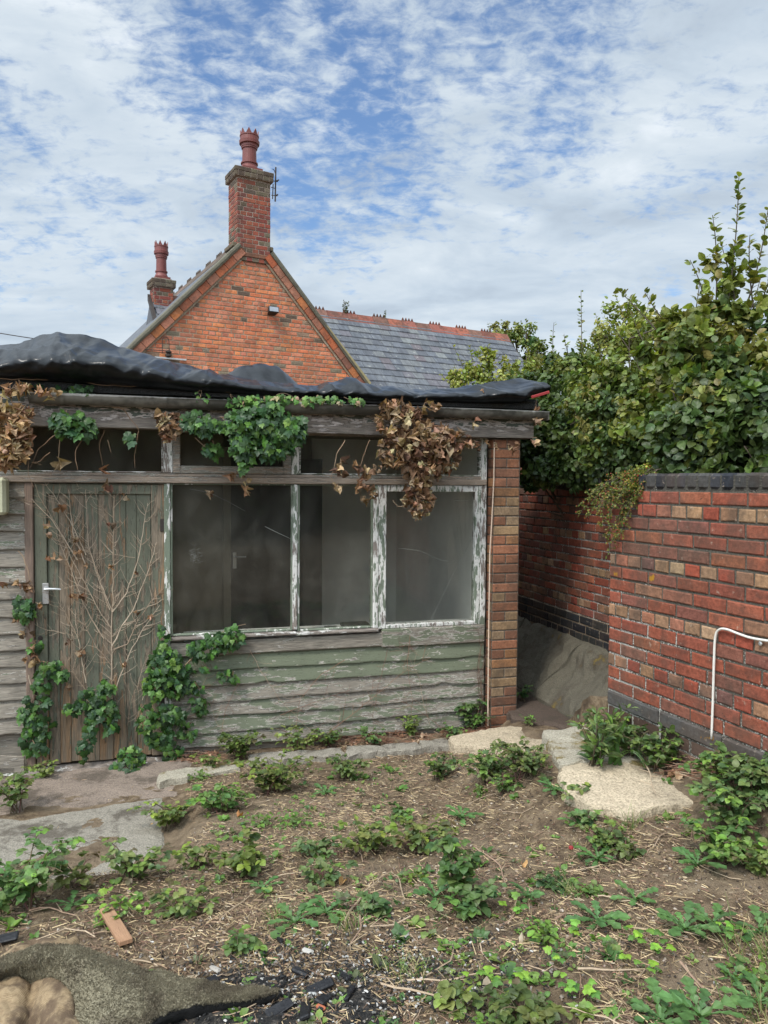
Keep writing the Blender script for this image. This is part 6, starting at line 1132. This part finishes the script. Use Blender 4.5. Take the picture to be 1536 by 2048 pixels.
A.inst(STR, np.array(cx), rdir(n)*[1, 1, .3], rdir(n)*.4+[0, 0, 1], np.stack([rs.uniform(.003, .009, n), rs.uniform(.004, .014, n), rs.uniform(.002, .005, n)], 1), np.array([pick([(.015, .015, .015)]*5+[(.03, .028, .025)]*3+[(.10, .08, .065)]*2+[(.28, .27, .25), (.16, .14, .12), (.45, .43, .40)]) for _ in range(n)])); tag(A.build('ash_crumbs', M['stem']), kind='stuff')
M['char'] = simple('charcoal', (.014, .014, .016), .45, 0, 40, .4, .006); 
for i, (x, y, l, w_, lab) in enumerate([(600, 1955, .07, .022, 'curved black charred chip at the upper edge of the ash bed'), (640, 1985, .09, .03, 'long charred slab of wood in the ash bed'), (690, 1965, .05, .02, 'small charred lump right in the ash bed'), (560, 1890, .035, .018, 'isolated charcoal lump near the largest left dandelion'), (560, 2030, .08, .035, 'charred block in front of the carpet tip'), (610, 2035, .09, .03, 'grey-edged charred board at the bottom'), (420, 1975, .06, .03, 'charred chip against the carpet back edge'), (15, 1885, .07, .04, 'black crinkled lump at the left edge behind the sack'), (645, 2012, .05, .03, 'charred fragment beside the brick bit'), (700, 2000, .06, .02, 'flat charred flake at the right of the ash bed')]):
    g = ground(x, y); A = Acc(); A.bbox((-l/2, -w_/2, 0), (l/2, w_/2, .014), .004); A.v = [v_+np.array([[.006*mn.noise(Vector((p[0]*45, p[1]*45, i+j*3))) for j in range(3)] for p in v_])*1.5 for v_ in A.v]; o = A.build('charred_wood', M['char']); o.location = g+[0, 0, .012]; o.rotation_euler = (rs.uniform(-.3, .3), rs.uniform(-.3, .3), rs.uniform(0, 3)); tag(o, lab, 'charred wood')
for x, y, l, c, lab, nm in ((642, 2025, .028, (.45, .14, .07), 'orange brick fragment in the ash', 'brick_fragment'), (615, 1912, .035, (.42, .40, .36), 'white splinter left of the yard bottom middle', 'splinter'), (430, 1948, .035, (.36, .33, .29), 'bleached wood splinter touching the ash bed', 'splinter'), (585, 2010, .02, (.5, .46, .33), 'cream rubble bit in the ash', 'rubble'), (625, 1998, .025, (.42, .42, .4), 'pale grey rubble bit in the ash', 'rubble'), (620, 2040, .028, (.45, .43, .4), 'whitish rubble bit at the bottom of the ash', 'rubble')):
    g = ground(x, y); A = Acc(); A.bbox((-l/2, -l*.28, 0), (l/2, l*.28, l*.3), .004, c); A.v = [v_*rs.uniform(.75, 1.2, v_.shape) for v_ in A.v]; o = A.build(nm, M['stem']); o.location = g+[0, 0, .012]; o.rotation_euler = (0, .2, rs.uniform(-.6, .6)); tag(o, lab, nm.replace('_', ' '))
# carpet and sack
def bspl(C, k):
    C = np.asarray(C, float); C = np.concatenate([2*C[:1]-C[1:2], C, 2*C[-1:]-C[-2:-1]]); n = len(C)-3; t = np.linspace(0, n, n*k+1); i = np.minimum(t.astype(int), n-1); f = (t-i).reshape(-1, *([1]*(C.ndim-1)))
    return ((1-f)**3*C[i]+(3*f**3-6*f*f+4)*C[i+1]+(-3*f**3+3*f*f+3*f+1)*C[i+2]+f**3*C[i+3])/6
def cage(rows, name, mat, th, lab, cat, burn, k=12, amp=.005, cr=.0, pile=0):
    V = np.array([[atz(x, y, z) for x, y, z in r] for r in rows]); V = bspl(V, k); V = bspl(V.transpose(1, 0, 2), k).transpose(1, 0, 2); Bn = np.array([[burn(i, j) for j in range(len(rows[0]))] for i in range(len(rows))], float)
    Bn = bspl(bspl(Bn, k).T, k).T; du = np.gradient(V, axis=0); dv = np.gradient(V, axis=1); N = np.cross(dv, du); N /= np.linalg.norm(N, axis=2)[..., None]+1e-9; N *= np.sign(N[..., 2:].mean()+1e-9)*1.0
    for i in range(V.shape[0]):
        for j in range(V.shape[1]):
            p = V[i, j]; V[i, j] = p+N[i, j]*(amp*mn.noise(Vector(p*14))+amp*.6*mn.noise(Vector(p*45))+cr*tri(p[0]*9+p[1]*4, p[1]*11-p[0]*3, 9)+cr*.4*tri(p[0]*24, p[1]*24, 8))
    o0 = V.reshape(-1, 3).mean(0); o0[2] = V[..., 2].min(); V -= o0; A = Acc(); A.grid(V); L_ = V-N*th; nr, nc = V.shape[:2]; A.grid(L_[:, ::-1])
    e = list(range(nc)); per = [(0, j) for j in range(nc)]+[(i, nc-1) for i in range(1, nr)]+[(nr-1, j) for j in range(nc-2, -1, -1)]+[(i, 0) for i in range(nr-2, 0, -1)]; P = np.array([[V[q], L_[q]] for q in per+per[:1]]); A.grid(P)
    Bf = [Bn, Bn[:, ::-1]]; bv = np.concatenate([Bn.ravel(), Bn[:, ::-1].ravel(), np.array([[Bn[q], Bn[q]] for q in per+per[:1]]).ravel()])
    if pile:
        rp = np.random.RandomState(4); ii = rp.randint(0, nr, pile); jj = rp.randint(0, nc, pile); keep = Bn[ii, jj] > .45; ii, jj = ii[keep], jj[keep]; q = V[ii, jj]+(du[ii, jj]*rp.uniform(-.5, .5, (len(ii), 1))+dv[ii, jj]*rp.uniform(-.5, .5, (len(ii), 1)))
        Yp = N[ii, jj]+rp.normal(size=(len(ii), 3))*.5; A.inst(STR, q, Yp, rp.normal(size=(len(ii), 3)), np.stack([rp.uniform(.0012, .0024, len(ii)), rp.uniform(.003, .008, len(ii)), rp.uniform(.001, .002, len(ii))], 1), np.ones((len(ii), 3))); bv = np.concatenate([bv, np.repeat(Bn[ii, jj], 9)])
    o = A.build(name, mat, smooth=True); me = o.data; me.attributes.remove(me.attributes['Col']); a = me.attributes.new('Col', 'FLOAT_COLOR', 'POINT'); c = np.ones((len(me.vertices), 4), np.float32); c[:, 0] = bv; a.data.foreach_set('color', c.ravel()); o.location = o0; return tag(o, lab, cat)
m, t, b, _ = mk('singed_carpet'); v = oc(t); n_ = t.noise(v, 260, 4, .8); n2_ = t.noise(v, 7, 6, .65); n3_ = t.noise(v, 45, 5, .7); c = t.ramp(n_, [(.33, (.17, .145, .095)), (.5, (.35, .305, .20)), (.68, (.58, .52, .37))]); c = t.mix(t.math('MULTIPLY', t.smooth(n2_, .47, .62), .55), c, (.11, .078, .055)); c = t.mix(t.smooth(n3_, .64, .7), c, (.42, .38, .30))
at_ = t.add('ShaderNodeSeparateColor', Color=col_at(t)); c = t.mix(t.smooth(t.math('ADD', at_.outputs[0], t.math('MULTIPLY', t.math('SUBTRACT', n3_, .5), .8)), .6, .4), c, (.012, .012, .012)); t.set(b.inputs['Base Color'], c); b.inputs['Roughness'].default_value = 1; bump(t, b, t.math('ADD', n_, t.math('MULTIPLY', n3_, .5)), .012); M['carpet'] = m
m, t, b, _ = mk('burlap'); v = oc(t); wv1 = t.add('ShaderNodeTexWave', {'wave_type': 'BANDS', 'bands_direction': 'X'}, Vector=v, Scale=95., Distortion=1.2, Detail=2.).outputs[1]; wv2 = t.add('ShaderNodeTexWave', {'wave_type': 'BANDS', 'bands_direction': 'Y'}, Vector=v, Scale=75., Distortion=1.2, Detail=2.).outputs[1]; n_ = t.noise(v, 9, 6, .65); n3_ = t.noise(v, 60, 4, .7)
wv = t.math('ADD', .22, t.math('MULTIPLY', t.math('MULTIPLY', wv1, wv2), .45)); c = t.ramp(t.math('ADD', t.math('MULTIPLY', wv, .55), t.math('MULTIPLY', n3_, .5)), [(.2, (.14, .09, .05)), (.45, (.34, .245, .14)), (.75, (.56, .44, .28))]); c = t.mix(t.math('MULTIPLY', t.smooth(n_, .44, .60), .85), c, (.10, .065, .042)); at_ = t.add('ShaderNodeSeparateColor', Color=col_at(t)); c = t.mix(t.smooth(t.math('ADD', at_.outputs[0], t.math('MULTIPLY', t.math('SUBTRACT', n3_, .5), .8)), .6, .35), c, (.015, .012, .012)); t.set(b.inputs['Base Color'], c); b.inputs['Roughness'].default_value = .95; bump(t, b, t.math('ADD', wv, n3_), .004); M['burlap'] = m
Z = .40
rows = [[(-90, 1990, Z+.04), (-40, 1940, Z+.07), (40, 1896, Z+.13), (110, 1882, Z+.15), (185, 1898, Z+.12), (260, 1928, Z+.07), (340, 1950, Z+.045), (430, 1966, Z+.04), (505, 1973, Z+.04), (556, 1976, Z+.05)],
        [(-90, 2000, Z+.05), (-40, 1950, Z+.09), (40, 1906, Z+.15), (115, 1893, Z+.165), (195, 1916, Z+.13), (270, 1945, Z+.08), (345, 1962, Z+.05), (430, 1974, Z+.045), (505, 1980, Z+.045), (556, 1979, Z+.05)],
        [(-90, 2010, Z+.04), (-38, 1965, Z+.08), (42, 1922, Z+.14), (130, 1915, Z+.15), (225, 1955, Z+.11), (290, 1975, Z+.075), (350, 1980, Z+.055), (430, 1988, Z+.05), (505, 1988, Z+.05), (554, 1984, Z+.055)],
        [(-90, 2030, Z-.01), (-35, 1985, Z+.02), (45, 1945, Z+.06), (135, 1955, Z+.09), (215, 2010, Z+.10), (295, 2010, Z+.075), (360, 2000, Z+.06), (430, 1999, Z+.055), (505, 1994, Z+.055), (552, 1989, Z+.055)],
        [(-90, 2050, Z-.03), (-30, 2010, Z-.02), (50, 1985, Z-.01), (120, 2010, Z+.02), (200, 2070, Z+.08), (290, 2045, Z+.065), (350, 2025, Z+.05), (425, 2012, Z+.045), (500, 2004, Z+.045), (548, 2000, Z+.04)],
        [(-90, 2070, Z-.05), (-30, 2040, Z-.04), (60, 2050, Z-.03), (120, 2090, Z-.01), (190, 2120, Z+.06), (280, 2080, Z+.05), (330, 2045, Z+.02), (415, 2030, Z+.01), (490, 2020, Z+.01), (540, 2012, Z+.01)]]
cage(rows, 'carpet', M['carpet'], .012, 'folded piece of singed olive carpet lying over the sack in the foreground', 'carpet', lambda r_, c_: 0. if (r_ >= 5 and c_ >= 5) or (r_ == 4 and c_ >= 6) or (c_ == 9 and r_ >= 3) else (.75 if r_ >= 4 and c_ >= 5 else 1.2), amp=.007, cr=.006, pile=26000)
rows = []
for y, lift in ((1880, .03), (1900, .075), (1912, .10), (1935, .10), (1965, .11), (2000, .10), (2040, .08), (2100, .05), (2140, .02)):
    r_ = []
    for x, hmp in ((-70, .02), (-30, .0), (0, .05), (28, .055), (52, .03), (62, -.02), (72, .01), (88, .06), (110, .07), (132, .055), (150, .01), (156, -.03)):
        tt_ = (y-1912)/228; xx = x+((x-60)*.28*tt_ if x > 60 else 0)+ (8 if 50 < x < 75 else 0)*-tt_; r_.append((xx, y+(-6 if 80 < x < 125 else 0)+(26 if x < 20 else 0)*(1-tt_), Z-.02+lift*.6+hmp*.6))
    rows.append(r_)
cage(rows, 'sack', M['burlap'], .005, 'dirty folded burlap sack with scorched end at the bottom left corner', 'sack', lambda r_, c_: 0. if r_ >= 8 else (.5 if r_ == 7 and c_ > 6 else 1.1), amp=.006, cr=.014)
# cobwebs and a hanging thread on the panes
M['web'] = simple('cobweb', (.24, .24, .22), .8, 0, 80, .3, 0)
for pts, r_, lab in (([(530, 1053), (548, 1062), (582, 1078)], .0035, 'pale cobweb strand in the left pane beside the mullion'), ([(380, 978), (420, 985), (450, 1000), (490, 1022)], .0016, 'thin cobweb across the top of the left pane'), ([(952, 1062), (905, 1150), (862, 1240)], .0012, 'long fine thread slanting across the casement pane'), ([(797, 1096), (840, 1102), (880, 1120), (905, 1124)], .002, 'sagging pale wire across the middle of the casement pane'), ([(905, 1000), (925, 1003), (950, 996)], .0015, 'little drooping thread in the top corner of the casement')):
    P = np.array([wpt(x, y, .002) for x, y in pts]); A = Acc(); A.tube(jitline(P, .001, .03)-P[0], r_*.7, r_*.35, 4, (.6, .6, .6)); o = A.build('cobweb', M['web']); o.location = P[0]; tag(o, lab, 'cobweb')
bc = wpt(392, 1110, .003); A = Acc()
for _ in range(60): q = np.array([rs.normal()*.022, 0, rs.normal()*.03]); e = q+np.array([rs.normal()*.02, 0, rs.normal()*.02]); A.tube([SH.U*q[0]+[0, 0, q[2]], SH.U*e[0]+[0, 0, e[2]]], .0007, .0004, 3, (.5, .5, .5), cap=False)
o = A.build('cobweb', M['web']); o.location = bc; tag(o, 'pale smudged web patch on the left part of the left pane', 'cobweb')
# things seen through the middle pane, on the inner ledge
q = SH.px(710, 1236, .17); o = Acc().bbox((-.11, -.06, 0), (.11, .06, .03), .008).build('tray', M['dark']); o.location = SH.W3(q[0], .17, .837); o.rotation_euler = (0, 0, SH.a); tag(o, 'flat black tray on the ledge inside the middle pane', 'tray')
q = SH.px(662, 1246, .12); o = Acc().bbox((-.05, -.025, 0), (.05, .025, .02), .004).build('box', M['dark']); o.location = SH.W3(q[0], .12, .837); o.rotation_euler = (0, 0, SH.a); tag(o, 'tiny dark box on the ledge left of the black tray', 'box')
